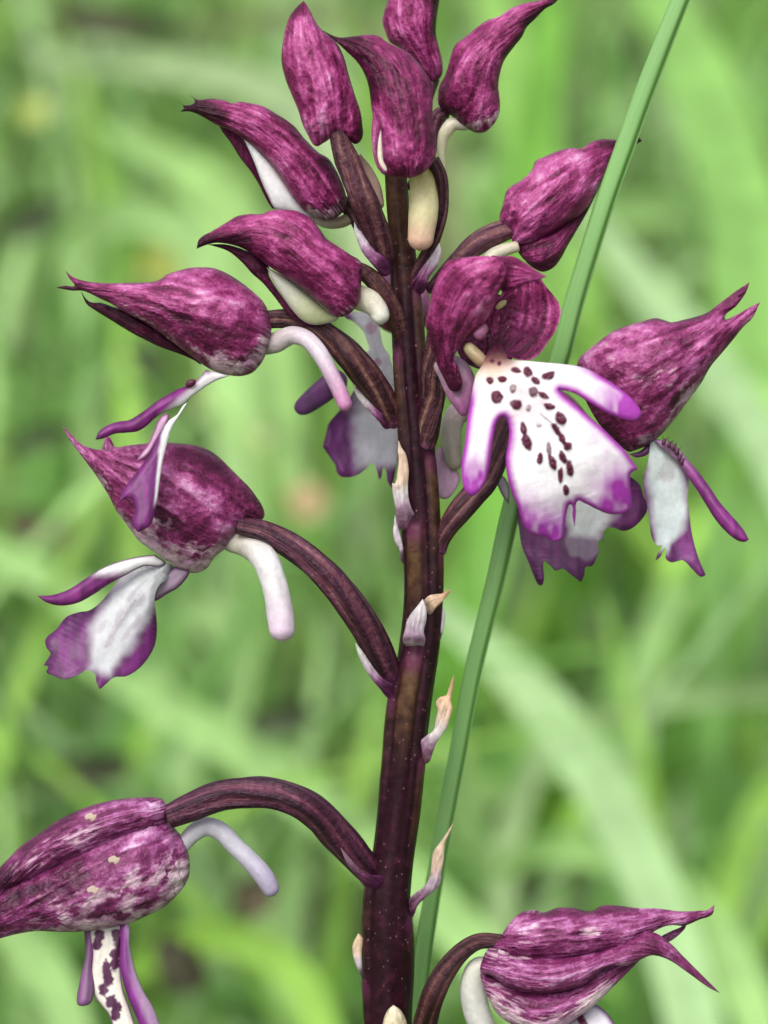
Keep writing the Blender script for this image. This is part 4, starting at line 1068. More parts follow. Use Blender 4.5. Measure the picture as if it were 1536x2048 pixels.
piece('lip', f, cr('N', [(862, 178, 1), (900, 172), (960, 195), (1010, 240), (1050, 290), (1076, 350), (1082, 420), (1076, 500), (1086, 600), (1096, 680), (1112, 760), (1142, 860), (1180, 946, 1), (1150, 956), (1100, 910), (1050, 862), (1020, 866), (980, 873), (950, 850), (952, 812), (945, 790), (920, 840), (891, 864, 1), (905, 820),
                        (930, 780), (900, 776), (870, 730), (858, 650), (845, 560), (825, 470), (820, 390), (845, 310), (856, 240)]), (0.5, 1.0), M_LIP, cr('N', [(890, 180), (960, 480), (1040, 860)]), h=3, plate=5, bulge=-0.18, wr=2.0,
      colf=lip_col(axis_white=(cr('N', [(900, 190), (940, 330), (965, 500), (965, 650), (935, 760)]), [24, 34, 36, 32, 14]), purple=(0.15, 0.018, 0.145), white=(0.54, 0.60, 0.60), soft=0.5, spots=[cr('N', [(960, 340)])[0] + (15, 34, 12, 0.45)], spotcol=(0.40, 0.35, 0.36)))
piece('lip', f, cr('N', [(880, 165, 1), (950, 178), (1020, 218), (1080, 288), (1140, 358), (1200, 438), (1260, 528), (1330, 608), (1390, 678), (1427, 742, 1), (1400, 757), (1350, 742), (1290, 692), (1230, 622), (1180, 542), (1130, 462), (1080, 392), (1030, 322), (970, 252), (910, 208)]), (0.8, 2.6), M_LIP, cr('N', [(890, 175), (1150, 410), (1420, 745)]), h=3, plate=7, bulge=0.25, wr=0.8,
      colf=lip_col(edge=1, purple=(0.19, 0.02, 0.17), white=(0.50, 0.32, 0.48), ends=lambda v, t, rn, d: 0.35 + 0.65 * ss(0.05, 0.45, t)))
for i, (x, y) in enumerate(((945, 150), (975, 165), (1000, 180), (1020, 205), (1035, 240), (1048, 262))):
    piece('fringe_tuft', f, cr('N', [(x - 20, y + 44), (x - 12, y + 20), (x - 8, y - 6 - 9 * (i % 2), 1), (x - 1, y + 16), (x + 16 + 6 * (i % 2), y + 2, 1), (x + 8, y + 26), (x, y + 54)]), 1.6, M_LIP, None, h=2.5, k=0.4, wr=0.5, colf=lambda v, t, rn, d: np.tile((0.06, 0.012, 0.035), (len(v), 1)))
piece('lip', f, cr('N', [(740, 252, 1), (800, 236), (865, 190), (862, 235), (832, 262), (780, 272)]), 0.2, M_LIP, None, h=3, plate=4, wr=0.5, colf=lip_col(edge=40, purple=(0.19, 0.02, 0.18)))

# ---- flower: turned away behind the open one, only its ragged lip showing
f = flower(1110, 900, -6)
piece('sepal', f, cr('X', [(1010, 830), (1050, 780), (1110, 775), (1160, 810), (1190, 870), (1180, 940), (1130, 975), (1070, 970), (1020, 920)]), (-7, -8), M_SEPAL, [(1090, 970), (1090, 780)], h=6, k=0.9)
piece('lip', f, cr('N', [(100, 560), (110, 690), (125, 780), (160, 865), (190, 940), (218, 1000), (242, 1003), (253, 960), (250, 870), (275, 880), (292, 895), (318, 920), (360, 910), (392, 932), (430, 962), (466, 987, 1), (485, 940), (490, 902), (530, 892), (552, 850), (566, 810), (562, 760), (582, 742), (592, 768, 1), (600, 690),
                        (640, 672), (700, 692), (750, 682), (800, 642), (842, 580), (840, 530), (822, 490), (802, 430), (750, 385), (650, 340), (500, 330), (300, 350), (180, 430)]), (-1.5, -1.0), M_LIP, cr('N', [(480, 360), (450, 650), (440, 980)]), h=3, plate=6, bulge=-0.12, wr=3.0,
      colf=lip_col(axis_white=(cr('N', [(520, 480), (500, 600), (490, 690)]), [34, 42, 26]), purple=(0.10, 0.013, 0.095), white=(0.56, 0.57, 0.57), soft=0.9), zoff=lambda v, t, rn, d: -1.0 * np.abs(rn))
piece('lip', f, cr('D', [(800, 1080), (830, 1060), (870, 1130), (905, 1180), (922, 1225), (890, 1292), (850, 1327), (812, 1312), (798, 1200)]), (-3.0, -2.6), M_LIP, cr('D', [(840, 1070), (860, 1310)]), h=3, plate=4, bulge=0.1, wr=1.5, colf=lip_col(edge=2, purple=(0.5, 0.3, 0.45), white=(0.60, 0.38, 0.55)))
tube('spur', f, cr('D', [(1000, 860), (920, 880), (880, 950), (880, 1060), (905, 1180)]), [48, 46, 44, 40, 30], (-2.6, -2.4), M_SPUR, colf=spur_col((0.62, 0.45, 0.50), (0.42, 0.36, 0.30), (0.60, 0.54, 0.48)))
piece('lip', f, cr('M', [(368, 975), (400, 970), (425, 1020), (424, 1092, 1), (400, 1060), (380, 1020)]), -1.6, M_LIP, None, h=3, plate=4, wr=0.5, colf=lip_col(edge=6, purple=(0.3, 0.12, 0.28), white=(0.5, 0.44, 0.5)))

# ---- flower: turned away behind the stem, its lip showing on the shaded side
f = flower(760, 760, -6)
piece('sepal', f, cr('X', [(735, 600), (755, 560), (800, 545), (845, 565), (862, 610), (850, 655), (800, 670), (755, 650)]), (-9, -11), M_SEPAL, [(800, 665), (800, 550)], h=6, k=1.2)
piece('lip', f, cr('O', [(700, 60), (830, 20), (980, 40), (1060, 160), (1110, 380), (1180, 500), (1240, 800), (1270, 1100), (1280, 1400), (1250, 1700), (1205, 1925, 1), (1160, 1850), (1120, 1700), (1090, 1800), (1068, 1835, 1), (1040, 1720), (1000, 1650), (930, 1710), (830, 1780), (740, 1803), (650, 1792), (610, 1740), (600, 1680), (560, 1620),
                        (463, 1475, 1), (500, 1320), (522, 1230), (600, 1130), (700, 1020), (790, 880), (860, 740), (920, 640), (935, 560), (900, 470), (960, 425), (940, 340), (890, 220), (800, 130)]), (-6.5, -6.0), M_LIP, cr('O', [(950, 60), (1080, 700), (900, 1790)]), h=3, plate=5, bulge=-0.1, wr=2.5,
      colf=lip_col(axis_white=(cr('O', [(930, 40), (1030, 300), (1120, 800), (1060, 1250), (1060, 1600)]), [26, 30, 40, 48, 40]), purple=(0.14, 0.018, 0.145), white=(0.52, 0.51, 0.56), soft=0.7,
                   spots=[cr('O', [(1060, 565)])[0] + (9, 8, 0, 0.75), cr('O', [(985, 200)])[0] + (11, 14, 0, 0.55)], spotcol=(0.36, 0.12, 0.24)))
piece('lip', f, cr('O', [(720, 720), (700, 860), (620, 910), (560, 965), (480, 1020), (400, 1070), (320, 1115), (250, 1133), (190, 1118), (153, 1060), (165, 1000), (220, 930), (300, 850), (400, 760), (480, 700), (600, 640)]), (-5.5, -4.8), M_LIP, cr('O', [(700, 760), (160, 1070)]), h=3, k=0.55, wr=0.8,
      colf=lip_col(edge=1, purple=(0.14, 0.016, 0.155), ends=lambda v, t, rn, d: 0.95 + 0 * t))

# ---- bracts along the stem
LILAC = (0.52, 0.44, 0.50); PBASE = (0.075, 0.012, 0.05); GREYW = (0.56, 0.52, 0.53); TANW = (0.62, 0.46, 0.35); BRN = (0.42, 0.24, 0.12)


def bract(out, z, ax, stops, **kw):
    kw.setdefault('k', 0.28); kw.setdefault('wr', 3.0)
    return piece('bract', orchid, out, z, M_BRACT, ax, h=2.6, colf=grad_col(stops, 0.22), zoff=lambda v, t, rn, d: -0.9 * ss(0.3, -0.05, t), **kw)


S1 = [(0, PBASE), (0.25, (0.17, 0.035, 0.13)), (0.5, (0.34, 0.16, 0.29)), (0.68, LILAC), (1, GREYW)]
bract(cr('P', [(38, 1035, 1), (70, 1100), (110, 1135), (150, 1200), (210, 1280), (280, 1330), (335, 1400), (345, 1480), (280, 1505), (220, 1440), (160, 1370), (100, 1290), (60, 1190), (35, 1100)]), (3.6, 3.8), cr('P', [(320, 1480), (160, 1300), (40, 1040)]), S1)
bract(cr('P', [(762, 1218, 1), (782, 1290), (770, 1370), (730, 1440), (680, 1510), (660, 1580), (620, 1650), (550, 1660), (505, 1610), (560, 1510), (620, 1420), (690, 1330)]), (2.4, 3.6), cr('P', [(560, 1650), (660, 1450), (760, 1225)]), S1)
bract(cr('Q', [(233, 160, 1), (262, 230), (290, 270), (310, 340), (318, 420), (312, 540), (318, 640), (340, 720), (375, 790), (388, 865), (330, 895), (270, 905), (230, 870), (215, 780), (200, 680), (185, 600), (180, 515, 1), (205, 520), (225, 430), (235, 330), (228, 250)]), (1.5, 1.9), cr('Q', [(320, 900), (250, 600), (240, 165)]),
      [(0, (0.13, 0.05, 0.08)), (0.10, (0.28, 0.13, 0.22)), (0.25, (0.36, 0.24, 0.32)), (0.42, GREYW), (0.55, TANW), (1, (0.64, 0.50, 0.38))])
bract(cr('Q', [(204, 768, 1), (225, 850), (250, 950), (272, 1050), (278, 1185, 1), (250, 1150), (240, 1060), (205, 1000), (188, 920), (196, 840)]), 0.6, cr('Q', [(275, 1180), (204, 768)]), [(0, PBASE), (0.5, LILAC), (1, GREYW)])
bract(cr('Q', [(432, 1465, 1), (462, 1540), (462, 1640), (442, 1730), (455, 1800), (432, 1865), (380, 1885), (300, 1855), (268, 1800), (285, 1720), (300, 1650), (340, 1580), (390, 1520)]), (1.3, 1.9), cr('Q', [(360, 1880), (380, 1700), (430, 1470)]), [(0, (0.2, 0.12, 0.08)), (0.1, (0.42, 0.32, 0.36)), (0.2, (0.32, 0.17, 0.29)), (0.5, LILAC), (0.8, GREYW), (1, (0.6, 0.56, 0.56))])
bract(cr('Q', [(436, 1500), (480, 1440), (540, 1425), (590, 1420), (640, 1388), (660, 1402, 1), (625, 1450), (590, 1490), (540, 1540), (490, 1595), (462, 1565)]), (1.7, 2.4), cr('Q', [(450, 1540), (540, 1480), (655, 1400)]), [(0, TANW), (0.5, (0.60, 0.42, 0.30)), (1, BRN)], wr=3)
bract(cr('Q', [(600, 1535, 1), (617, 1600), (604, 1700), (585, 1780), (565, 1820), (568, 1650), (582, 1570)]), 0.0, cr('Q', [(570, 1810), (600, 1540)]), [(0, PBASE), (0.4, LILAC), (1, GREYW)])
bract(cr('R', [(628, 522, 1), (633, 560), (621, 620), (616, 680), (624, 710), (606, 770), (590, 820), (555, 870), (530, 910), (512, 960), (490, 1010), (440, 1020), (398, 1000), (405, 940), (440, 895), (480, 860), (518, 830), (530, 770), (540, 720), (531, 680), (550, 650), (588, 636), (604, 590)]), (0.2, 0.8), cr('R', [(440, 1000), (520, 860), (580, 720), (628, 525)]),
      [(0, (0.10, 0.045, 0.04)), (0.16, (0.30, 0.15, 0.26)), (0.35, GREYW), (0.55, TANW), (0.75, (0.60, 0.40, 0.26)), (1, BRN)], wr=2.5)
bract(cr('R', [(632, 1333, 1), (612, 1390), (587, 1440), (577, 1490), (574, 1550), (562, 1610), (557, 1670), (532, 1710), (482, 1750), (432, 1800), (412, 1850), (392, 1875), (355, 1835), (362, 1790), (408, 1740), (468, 1692), (494, 1650), (503, 1600), (508, 1550), (518, 1500), (548, 1460), (590, 1400)]), (-1.2, 0.6), cr('R', [(375, 1850), (490, 1710), (535, 1550), (632, 1335)]),
      [(0, PBASE), (0.2, (0.26, 0.13, 0.21)), (0.4, (0.44, 0.35, 0.42)), (0.55, TANW), (0.8, (0.60, 0.46, 0.34)), (1, BRN)], wr=2.5)
bract(cr('K', [(66, 208, 1), (82, 228), (78, 280), (82, 385, 1), (62, 335), (47, 290), (46, 250)]), -1.8, cr('K', [(78, 380), (62, 300), (66, 210)]), [(0, PBASE), (0.4, LILAC), (0.6, TANW), (1, (0.5, 0.38, 0.22))])
bract(cr('K', [(192, 466, 1), (222, 490), (242, 540), (245, 620), (200, 680), (155, 620), (153, 540), (168, 490)]), -0.3, cr('K', [(198, 660), (192, 470)]), [(0, (0.2, 0.06, 0.1)), (0.5, (0.52, 0.44, 0.28)), (1, (0.66, 0.58, 0.42))], k=0.7)
bract(cr('G', [(1348, 962, 1), (1380, 1000), (1420, 1060), (1460, 1110), (1512, 1150), (1500, 1200), (1450, 1155), (1400, 1092), (1363, 1020)]), (1.0, 1.8), cr('G', [(1500, 1175), (1410, 1080), (1350, 965)]), [(0, PBASE), (0.3, (0.18, 0.05, 0.15)), (0.6, LILAC), (1, (0.42, 0.46, 0.36))])
bract(cr('O', [(778, 795, 1), (860, 880), (940, 960), (1030, 1050), (1110, 1100), (1200, 1160), (1220, 1240), (1140, 1285), (1060, 1195), (980, 1112), (890, 1022), (820, 920)]), (1.4, 1.2), cr('O', [(1180, 1240), (1000, 1080), (780, 800)]), [(0, PBASE), (0.35, (0.2, 0.05, 0.16)), (0.65, GREYW), (1, (0.5, 0.48, 0.42))])
bract(cr('R', [(0, 1475, 1), (30, 1510), (100, 1585), (170, 1630), (240, 1645), (215, 1700), (150, 1700), (100, 1650), (40, 1575)]), (0.6, 1.4), cr('R', [(210, 1690), (100, 1610), (0, 1480)]), [(0, (0.10, 0.014, 0.07)), (0.4, (0.08, 0.018, 0.05)), (1, (0.22, 0.14, 0.18))])

# ------------------------------------------------------------------ the grass stalk crossing behind the orchid
pts = [(1398, -90), (1361, 0), (1321, 100), (1283, 200), (1251, 290), (1212, 400), (1180, 500), (1150, 600), (1119, 720), (1062, 880), (1023, 1017), (991, 1160), (947, 1341), (913, 1521), (879, 1702), (851, 1880), (832, 2048)]
wd = [36, 37, 39, 40, 40, 40, 40, 41, 41, 41, 40, 38, 37, 36, 36, 36, 36]
zz = [1.6 - (y + 90) / 2100 * 10.5 for _, y in pts]
S = open_spline([(p[0], p[1], z, w) for p, z, w in zip(pts, zz, wd)], 260)
c = P(S[:, 0], S[:, 1], S[:, 2])
rad = S[:, 3] / 2 / PXMM * 1e-3
d0 = c[-1] - c[-10]; d0 /= np.linalg.norm(d0)
foot = np.array([c[-1][0] - 0.03, c[-1][1] + 0.02, -0.005])
Lx = np.linalg.norm(foot - c[-1])
ex = []
for i in range(1, 41):
    t = i / 40
    ex.append(c[-1]*(2*t**3-3*t**2+1) + d0*Lx*(t**3-2*t**2+t) + foot*(-2*t**3+3*t**2) + np.array([0, 0, -1.0])*Lx*(t**3-t**2))
c = np.vstack([c, ex]); rad = np.r_[rad, np.linspace(rad[-1], 0.0011, 40)]
top = c[0] + (c[0] - c[6]) / np.linalg.norm(c[0] - c[6]) * 0.03
c = np.vstack([[top + (c[0]-c[1])*0.5], [(top + c[0]) / 2], c]); rad = np.r_[0.0001, rad[0] * 0.8, rad]
tg = np.gradient(c, axis=0); tg /= np.linalg.norm(tg, axis=1)[:, None]
e1 = np.cross(tg, -FWD); e1 /= np.linalg.norm(e1, axis=1)[:, None]; e1 *= np.sign(e1[:, 0])[:, None]
e2 = np.cross(e1, tg); e2 *= np.sign(e2 @ -FWD)[:, None]
# folded-blade section: light flat face, darker keel face and a thin bright margin
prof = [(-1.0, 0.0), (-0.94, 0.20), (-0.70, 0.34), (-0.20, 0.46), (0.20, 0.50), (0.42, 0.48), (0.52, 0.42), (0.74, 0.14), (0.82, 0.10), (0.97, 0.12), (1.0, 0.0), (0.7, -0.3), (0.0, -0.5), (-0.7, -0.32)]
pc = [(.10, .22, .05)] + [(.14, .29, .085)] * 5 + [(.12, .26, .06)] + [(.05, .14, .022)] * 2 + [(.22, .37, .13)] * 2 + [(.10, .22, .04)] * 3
seg = len(prof)
pa = np.array(prof)
co = (c[:, None, :] + (rad[:, None] * pa[None, :, 0])[..., None] * e1[:, None, :] + (rad[:, None] * pa[None, :, 1])[..., None] * e2[:, None, :]).reshape(-1, 3)
faces = []
for i in range(len(c) - 1):
    for j in range(seg):
        a, b = i * seg + j, i * seg + (j + 1) % seg
        faces.append((a, b, b + seg, a + seg))
faces.append(tuple(range(seg))[::-1]); faces.append(tuple((len(c) - 1) * seg + j for j in range(seg)))
arc = np.r_[0, np.cumsum(np.linalg.norm(np.diff(c, axis=0), axis=1))] * 1000
st = mesh_obj('grass_stalk', co, faces, M_STALK, None, {'col': np.tile(np.array(pc), (len(c), 1)), 'vein': np.c_[np.repeat(arc, seg), np.tile(pa[:, 0] * 1.5, len(c)), np.zeros(len(co))]})
tag(st, 'straight folded green grass stalk slanting sharply past the orchid stem', 'grass stalk')

# ------------------------------------------------------------------ meadow behind: blades, leaves, blossoms out of focus
def BP(px, py, D):
    """point on a photo ray at D metres along the view axis"""
    return P(px, py, (DIST - D) * 1000)


def blade_mesh(path, widths, col, fold=0.25, acr=(-1, -0.5, 0, 0.5, 1)):
    c = np.asarray(path, float)
    tg = np.gradient(c, axis=0); tg /= np.linalg.norm(tg, axis=1)[:, None] + 1e-12
    e1 = np.cross(tg, -FWD); e1 /= np.linalg.norm(e1, axis=1)[:, None] + 1e-12
    e2 = np.cross(e1, tg)
    a = np.array(acr)
    w = np.asarray(widths)[:, None] / 2
    co = c[:, None, :] + (w * a)[..., None] * e1[:, None, :] + (w * np.abs(a) * fold)[..., None] * e2[:, None, :]
    k = len(a)
    fc = [(i*k+j, i*k+j+1, (i+1)*k+j+1, (i+1)*k+j) for i in range(len(c)-1) for j in range(k-1)]
    cl = np.tile(np.asarray(col, float), (len(c) * k, 1)) * (1 + 0.12 * np.tile(np.array([0, 1, -1.2, 1, 0]) if k == 5 else np.zeros(k), len(c)))[:, None]
    return co.reshape(-1, 3), fc, cl


def bg_blade(pts, D, wpx, col, label, root=None, fold=0.25):
    """pts: photo pixels from tip to base, D: metres at tip and base, wpx: blade width in photo pixels as seen"""
    D0, D1 = D
    S = open_spline([(x, y, D0 + (D1 - D0) * i / (len(pts) - 1)) for i, (x, y) in enumerate(pts)], 30)
    c = np.array([BP(x, y, d) for x, y, d in S])
    if root is None:
        root = (c[-1][0] + random.uniform(-0.03, 0.03), c[-1][1] + random.uniform(0.0, 0.05))
    foot = np.array([root[0], root[1], -0.01])
    dv = c[-1] - c[-4]; dv /= np.linalg.norm(dv)
    L = np.linalg.norm(foot - c[-1])
    ex = [c[-1]*(2*t**3-3*t**2+1) + dv*L*(t**3-2*t**2+t) + foot*(-2*t**3+3*t**2) + np.array([0, 0, -1.0])*L*(t**3-t**2) for t in np.linspace(0.1, 1, 10)]
    c = np.vstack([c, ex])
    w = wpx / (PXMM * 1000 * DIST) * (D0 + D1) / 2
    t = np.linspace(0, 1, len(c))
    wd = w * np.interp(t, [0, 0.05, 0.25, 0.7, 1], [0.1, 0.5, 1, 1, 0.6])
    co, fc, cl = blade_mesh(c, wd, col, fold)
    o = mesh_obj('grass_leaf', co, fc, M_BLADE, None, {'col': cl})
    return tag(o, label, 'grass blade', 'blurred grass blades behind the orchid')


LG = (0.29, 0.47, 0.17); MG = (0.15, 0.33, 0.07); YG = (0.26, 0.46, 0.08); PG = (0.33, 0.49, 0.24); GG = (0.22, 0.35, 0.15)
bg_blade([(820, 1170), (900, 1240), (1010, 1330), (1130, 1470), (1230, 1620), (1310, 1790), (1370, 1980), (1410, 2150)], (0.62, 0.50), 105, PG, 'widest pale grass blade arching down past the grass stalk')
bg_blade([(120, 1290), (260, 1370), (420, 1460), (560, 1550), (700, 1660), (860, 1800), (1010, 1960), (1120, 2120)], (0.62, 0.52), 92, LG, 'pale blade sloping behind the lower stem above the streaked hood')
bg_blade([(-160, 1010), (0, 1110), (130, 1180), (260, 1300), (340, 1450), (380, 1640), (400, 1850)], (0.72, 0.66), 75, LG, 'pale blade curving beneath the purple-edged hanging lip')
bg_blade([(40, 90), (150, 120), (300, 130), (440, 150), (560, 200), (660, 300), (720, 480), (750, 800)], (0.95, 0.80), 70, (0.30, 0.40, 0.21), 'grey-green blade bowing over behind the topmost buds')
bg_blade([(120, 20), (260, 55), (400, 60), (520, 40), (640, 30), (780, 90), (880, 300), (920, 700)], (1.1, 0.9), 40, (0.16, 0.17, 0.08), 'dull olive dry blade lying over the one behind the buds')
bg_blade([(1110, -160), (1100, 40), (1075, 240), (1040, 480), (1000, 760), (980, 1000)], (0.85, 0.70), 95, (0.14, 0.33, 0.045), 'upright deep green blade between the sweeping bud and the stalk')
bg_blade([(1700, 380), (1536, 400), (1400, 415), (1250, 425), (1120, 470), (1040, 620), (1010, 860)], (0.85, 0.75), 60, LG, 'pale blade lying level behind the lumpy bud')
bg_blade([(1150, 380), (1230, 500), (1330, 620), (1440, 760), (1540, 900), (1620, 1060)], (0.80, 0.62), 90, PG, 'pale blade sloping down behind the twin-pointed hood')
bg_blade([(1700, 1350), (1536, 1385), (1380, 1395), (1230, 1425), (1120, 1470), (1040, 1600), (1000, 1800)], (0.66, 0.60), 48, (0.30, 0.42, 0.20), 'thin pale blade lying level below the hanging lips')
bg_blade([(980, 1760), (1080, 1700), (1200, 1700), (1330, 1760), (1440, 1880), (1520, 2060)], (0.58, 0.52), 85, LG, 'short pale blade bending over behind the ribbed hood')
bg_blade([(1700, 1480), (1560, 1560), (1480, 1700), (1430, 1860), (1400, 2060)], (0.60, 0.52), 70, YG, 'yellow-green blade rising beyond the ribbed hood')
bg_blade([(560, 1190), (500, 1300), (470, 1450), (480, 1600), (520, 1780), (600, 2000)], (0.74, 0.60), 60, LG, 'mid green upright blade behind the curved ovary')
bg_blade([(1240, -180), (1330, 20), (1420, 220), (1480, 420), (1500, 640), (1500, 900)], (0.9, 0.7), 150, (0.21, 0.40, 0.10), 'very broad bright leaf blade beyond the top of the stalk')
bg_blade([(940, -120), (1010, 90), (1060, 300), (1130, 560), (1180, 800)], (1.0, 0.8), 110, (0.24, 0.45, 0.10), 'broad bright blade behind the sweeping pointed bud')
bg_blade([(200, 250), (300, 300), (420, 380), (500, 520), (540, 700), (560, 900)], (0.9, 0.75), 100, (0.28, 0.46, 0.15), 'broad light blade behind the forked-beak bud')
bg_blade([(60, 560), (150, 470), (260, 430), (370, 470), (430, 600), (460, 800)], (0.85, 0.72), 80, LG, 'light blade hooking over above the long-beaked hood')
bg_blade([(200, 2000), (330, 1900), (480, 1880), (600, 1960), (660, 2100)], (0.55, 0.5), 70, YG, 'yellowish blade bending low beside the spotted lip')
bg_blade([(-100, 1780), (20, 1850), (110, 1960), (160, 2110)], (0.55, 0.5), 80, LG, 'light blade low under the streaked hood')
bg_blade([(1560, 1000), (1440, 1080), (1340, 1200), (1280, 1360), (1260, 1560)], (0.74, 0.62), 70, LG, 'light blade leaning beyond the purple arm of the twin-pointed flower')


def scatter(n, region, hgt, wid, cols, seed, arch=(0.2, 0.7), segs=6, lean=None):
    r = np.random.default_rng(seed)
    CO, FC, CL = [], [], []
    base = 0
    made = 0
    while made < n:
        x, y = region(r)
        h = r.uniform(*hgt)
        if abs(x) < 0.16 and -0.75 < y < 0.20: h = min(h, 0.07)
        ln = h * r.uniform(1.0, 1.5)
        a = r.uniform(0, 2 * np.pi)
        k = r.uniform(*arch)
        t = np.linspace(0, 1, segs)
        px = x + math.cos(a) * ln * k * t ** 1.8
        py_ = y + math.sin(a) * ln * k * t ** 1.8
        pz = ln * (t - 0.55 * k * t ** 2.5) - 0.01
        w = r.uniform(*wid) * np.array([0.7, 1, 1, 0.9, 0.6, 0.08])[:segs] if segs == 6 else r.uniform(*wid) * np.sin(np.pi * (0.08 + 0.9 * t))
        sx, sy = -math.sin(a + r.uniform(-0.6, 0.6)), math.cos(a)
        L = np.c_[px - sx * w / 2, py_ - sy * w / 2, pz]; Rr = np.c_[px + sx * w / 2, py_ + sy * w / 2, pz]
        mid = np.c_[px, py_, pz - w * 0.2]
        CO += [np.stack([L, mid, Rr], 1).reshape(-1, 3)]
        for i in range(segs - 1):
            for j in range(2):
                b0 = base + i * 3 + j
                FC.append((b0, b0 + 1, b0 + 4, b0 + 3))
        cidx = r.integers(len(cols))
        c = np.array(cols[cidx]) * r.uniform(0.75, 1.25)
        CL += [np.tile(c, (segs * 3, 1))]
        base += segs * 3
        made += 1
    return np.vstack(CO), FC, np.vstack(CL)


def behind(r):
    while True:
        y = 0.28 + 3.4 * r.random() ** 1.6
        x = r.uniform(-1, 1) * (0.25 + 0.55 * y)
        return x, y


def around(r):
    while True:
        x, y = r.uniform(-3, 3), r.uniform(-3, 4.5)
        if not (abs(x) < 0.16 and -0.75 < y < 0.2):
            return x, y


co, fc, cl = scatter(3600, behind, (0.07, 0.20), (0.003, 0.008), [LG, MG, YG, PG, (0.10, 0.22, 0.05)], 11)
co2, fc2, cl2 = scatter(5000, around, (0.06, 0.18), (0.003, 0.008), [LG, MG, YG, GG], 12)
o = mesh_obj('meadow_grass', np.vstack([co, co2]), fc + [tuple(np.array(f) + len(co)) for f in fc2], M_BLADE, None, {'col': np.vstack([cl, cl2])})
tag(o, 'soft blurred mass of short meadow grass all round the orchid', 'grass', kind='stuff')


def leaves(n, region, seed, size, hgt, cols):
    r = np.random.default_rng(seed)
    CO, FC, CL = [], [], []
    base = 0
    tmpl = np.array([(0, 0, 0), (0.30, 0.25, 0.05), (0.42, 0.55, 0.04), (0.25, 0.85, 0.0), (0, 1.0, -0.08), (-0.25, 0.85, 0.0), (-0.42, 0.55, 0.04), (-0.30, 0.25, 0.05), (0, 0.3, -0.04), (0, 0.65, -0.05)])
    tf = [(0, 1, 8), (1, 2, 9, 8), (2, 3, 9), (3, 4, 9), (4, 5, 9), (5, 6, 9), (6, 7, 8, 9), (7, 0, 8)]
    for _ in range(n):
        x, y = region(r)
        z = r.uniform(*hgt) * (0.5 if abs(x) < 0.16 and y < 0.2 else 1)
        s = r.uniform(*size)
        a = r.uniform(0, 2 * np.pi); tl = r.uniform(-0.5, 0.5); rl = r.uniform(-0.4, 0.4)
        m = np.array(Matrix.Rotation(a, 3, 'Z') @ Matrix.Rotation(tl, 3, 'X') @ Matrix.Rotation(rl, 3, 'Y'))
        CO.append(tmpl * s @ m.T + (x, y, z))
        FC += [tuple(i + base for i in f) for f in tf]
        CL.append(np.tile(np.array(cols[r.integers(len(cols))]) * r.uniform(0.7, 1.3), (10, 1)))
        base += 10
    return np.vstack(CO), FC, np.vstack(CL)


co, fc, cl = leaves(2600, behind, 21, (0.012, 0.035), (0.01, 0.09), [(0.15, 0.30, 0.07), (0.20, 0.36, 0.09), (0.10, 0.22, 0.05), (0.24, 0.38, 0.14)])
co2, fc2, cl2 = leaves(4000, around, 22, (0.015, 0.04), (0.005, 0.05), [(0.12, 0.26, 0.05), (0.18, 0.32, 0.08), (0.09, 0.19, 0.045)])
o = mesh_obj('ground_cover_leaves', np.vstack([co, co2]), fc + [tuple(np.array(f) + len(co)) for f in fc2], M_COVER, None, {'col': np.vstack([cl, cl2])})
tag(o, 'low carpet of small broad green leaves between the grass', 'leaves', kind='stuff')


def blossom(px, py, D, rad_px, col, eye, label, cat, name, n=5):
    """small wildflower on a thin stalk, seen far out of focus"""
    c = BP(px, py, D)
    s = rad_px / (PXMM * 1000 * DIST) * D
    root = empty(name, [float(c[0]), float(c[1]), 0.0])
    tag(root, label, cat)
    zs = np.linspace(0, 1, 8)
    path = np.c_[c[0] + 0.01 * (1 - zs), c[1] + 0 * zs, -0.01 + (c[2] + 0.01) * zs]
    ring = []
    for p in path:
        for a in np.linspace(0, 2 * np.pi, 6, endpoint=False):
            ring.append(p + 0.0009 * np.array([math.cos(a), math.sin(a), 0]))
    fs = [(i*6+j, i*6+(j+1) % 6, (i+1)*6+(j+1) % 6, (i+1)*6+j) for i in range(7) for j in range(6)]
    mesh_obj('stalk', ring, fs, M_BLADE, root, {'col': np.tile(MG, (len(ring), 1))})
    nrm = Vector((0, -0.75, 0.66)).normalized()
    q = nrm.to_track_quat('Z', 'Y').to_matrix()
    for k in range(n):
        a = 2 * math.pi * k / n
        pv = []
        for (u, w, h) in ((0.08, 0.0, 0.0), (0.5, -0.36, 0.10), (0.9, -0.34, 0.22), (1.05, 0.0, 0.25), (0.9, 0.34, 0.22), (0.5, 0.36, 0.10), (0.6, 0, 0.05)):
            v = Vector((u * math.cos(a) - w * math.sin(a), u * math.sin(a) + w * math.cos(a), h)) * s
            pv.append(np.array(q @ v) + c)
        mesh_obj('petal', pv, [(0, 1, 6), (1, 2, 6), (2, 3, 6), (3, 4, 6), (4, 5, 6), (5, 0, 6)], M_PETAL, root, {'col': np.tile(col, (7, 1))})
    ev, ef = [], []
    for i, (rr, hh) in enumerate(((0.3, 0.05), (0.22, 0.2), (0.02, 0.26))):
        for a in np.linspace(0, 2 * np.pi, 8, endpoint=False):
            ev.append(np.array(q @ (Vector((rr * math.cos(a), rr * math.sin(a), hh)) * s)) + c)
    for i in range(2):
        for j in range(8):
            ef.append((i*8+j, i*8+(j+1) % 8, (i+1)*8+(j+1) % 8, (i+1)*8+j))
    mesh_obj('centre', ev, ef, M_PETAL, root, {'col': np.tile(eye, (24, 1))})
    return root


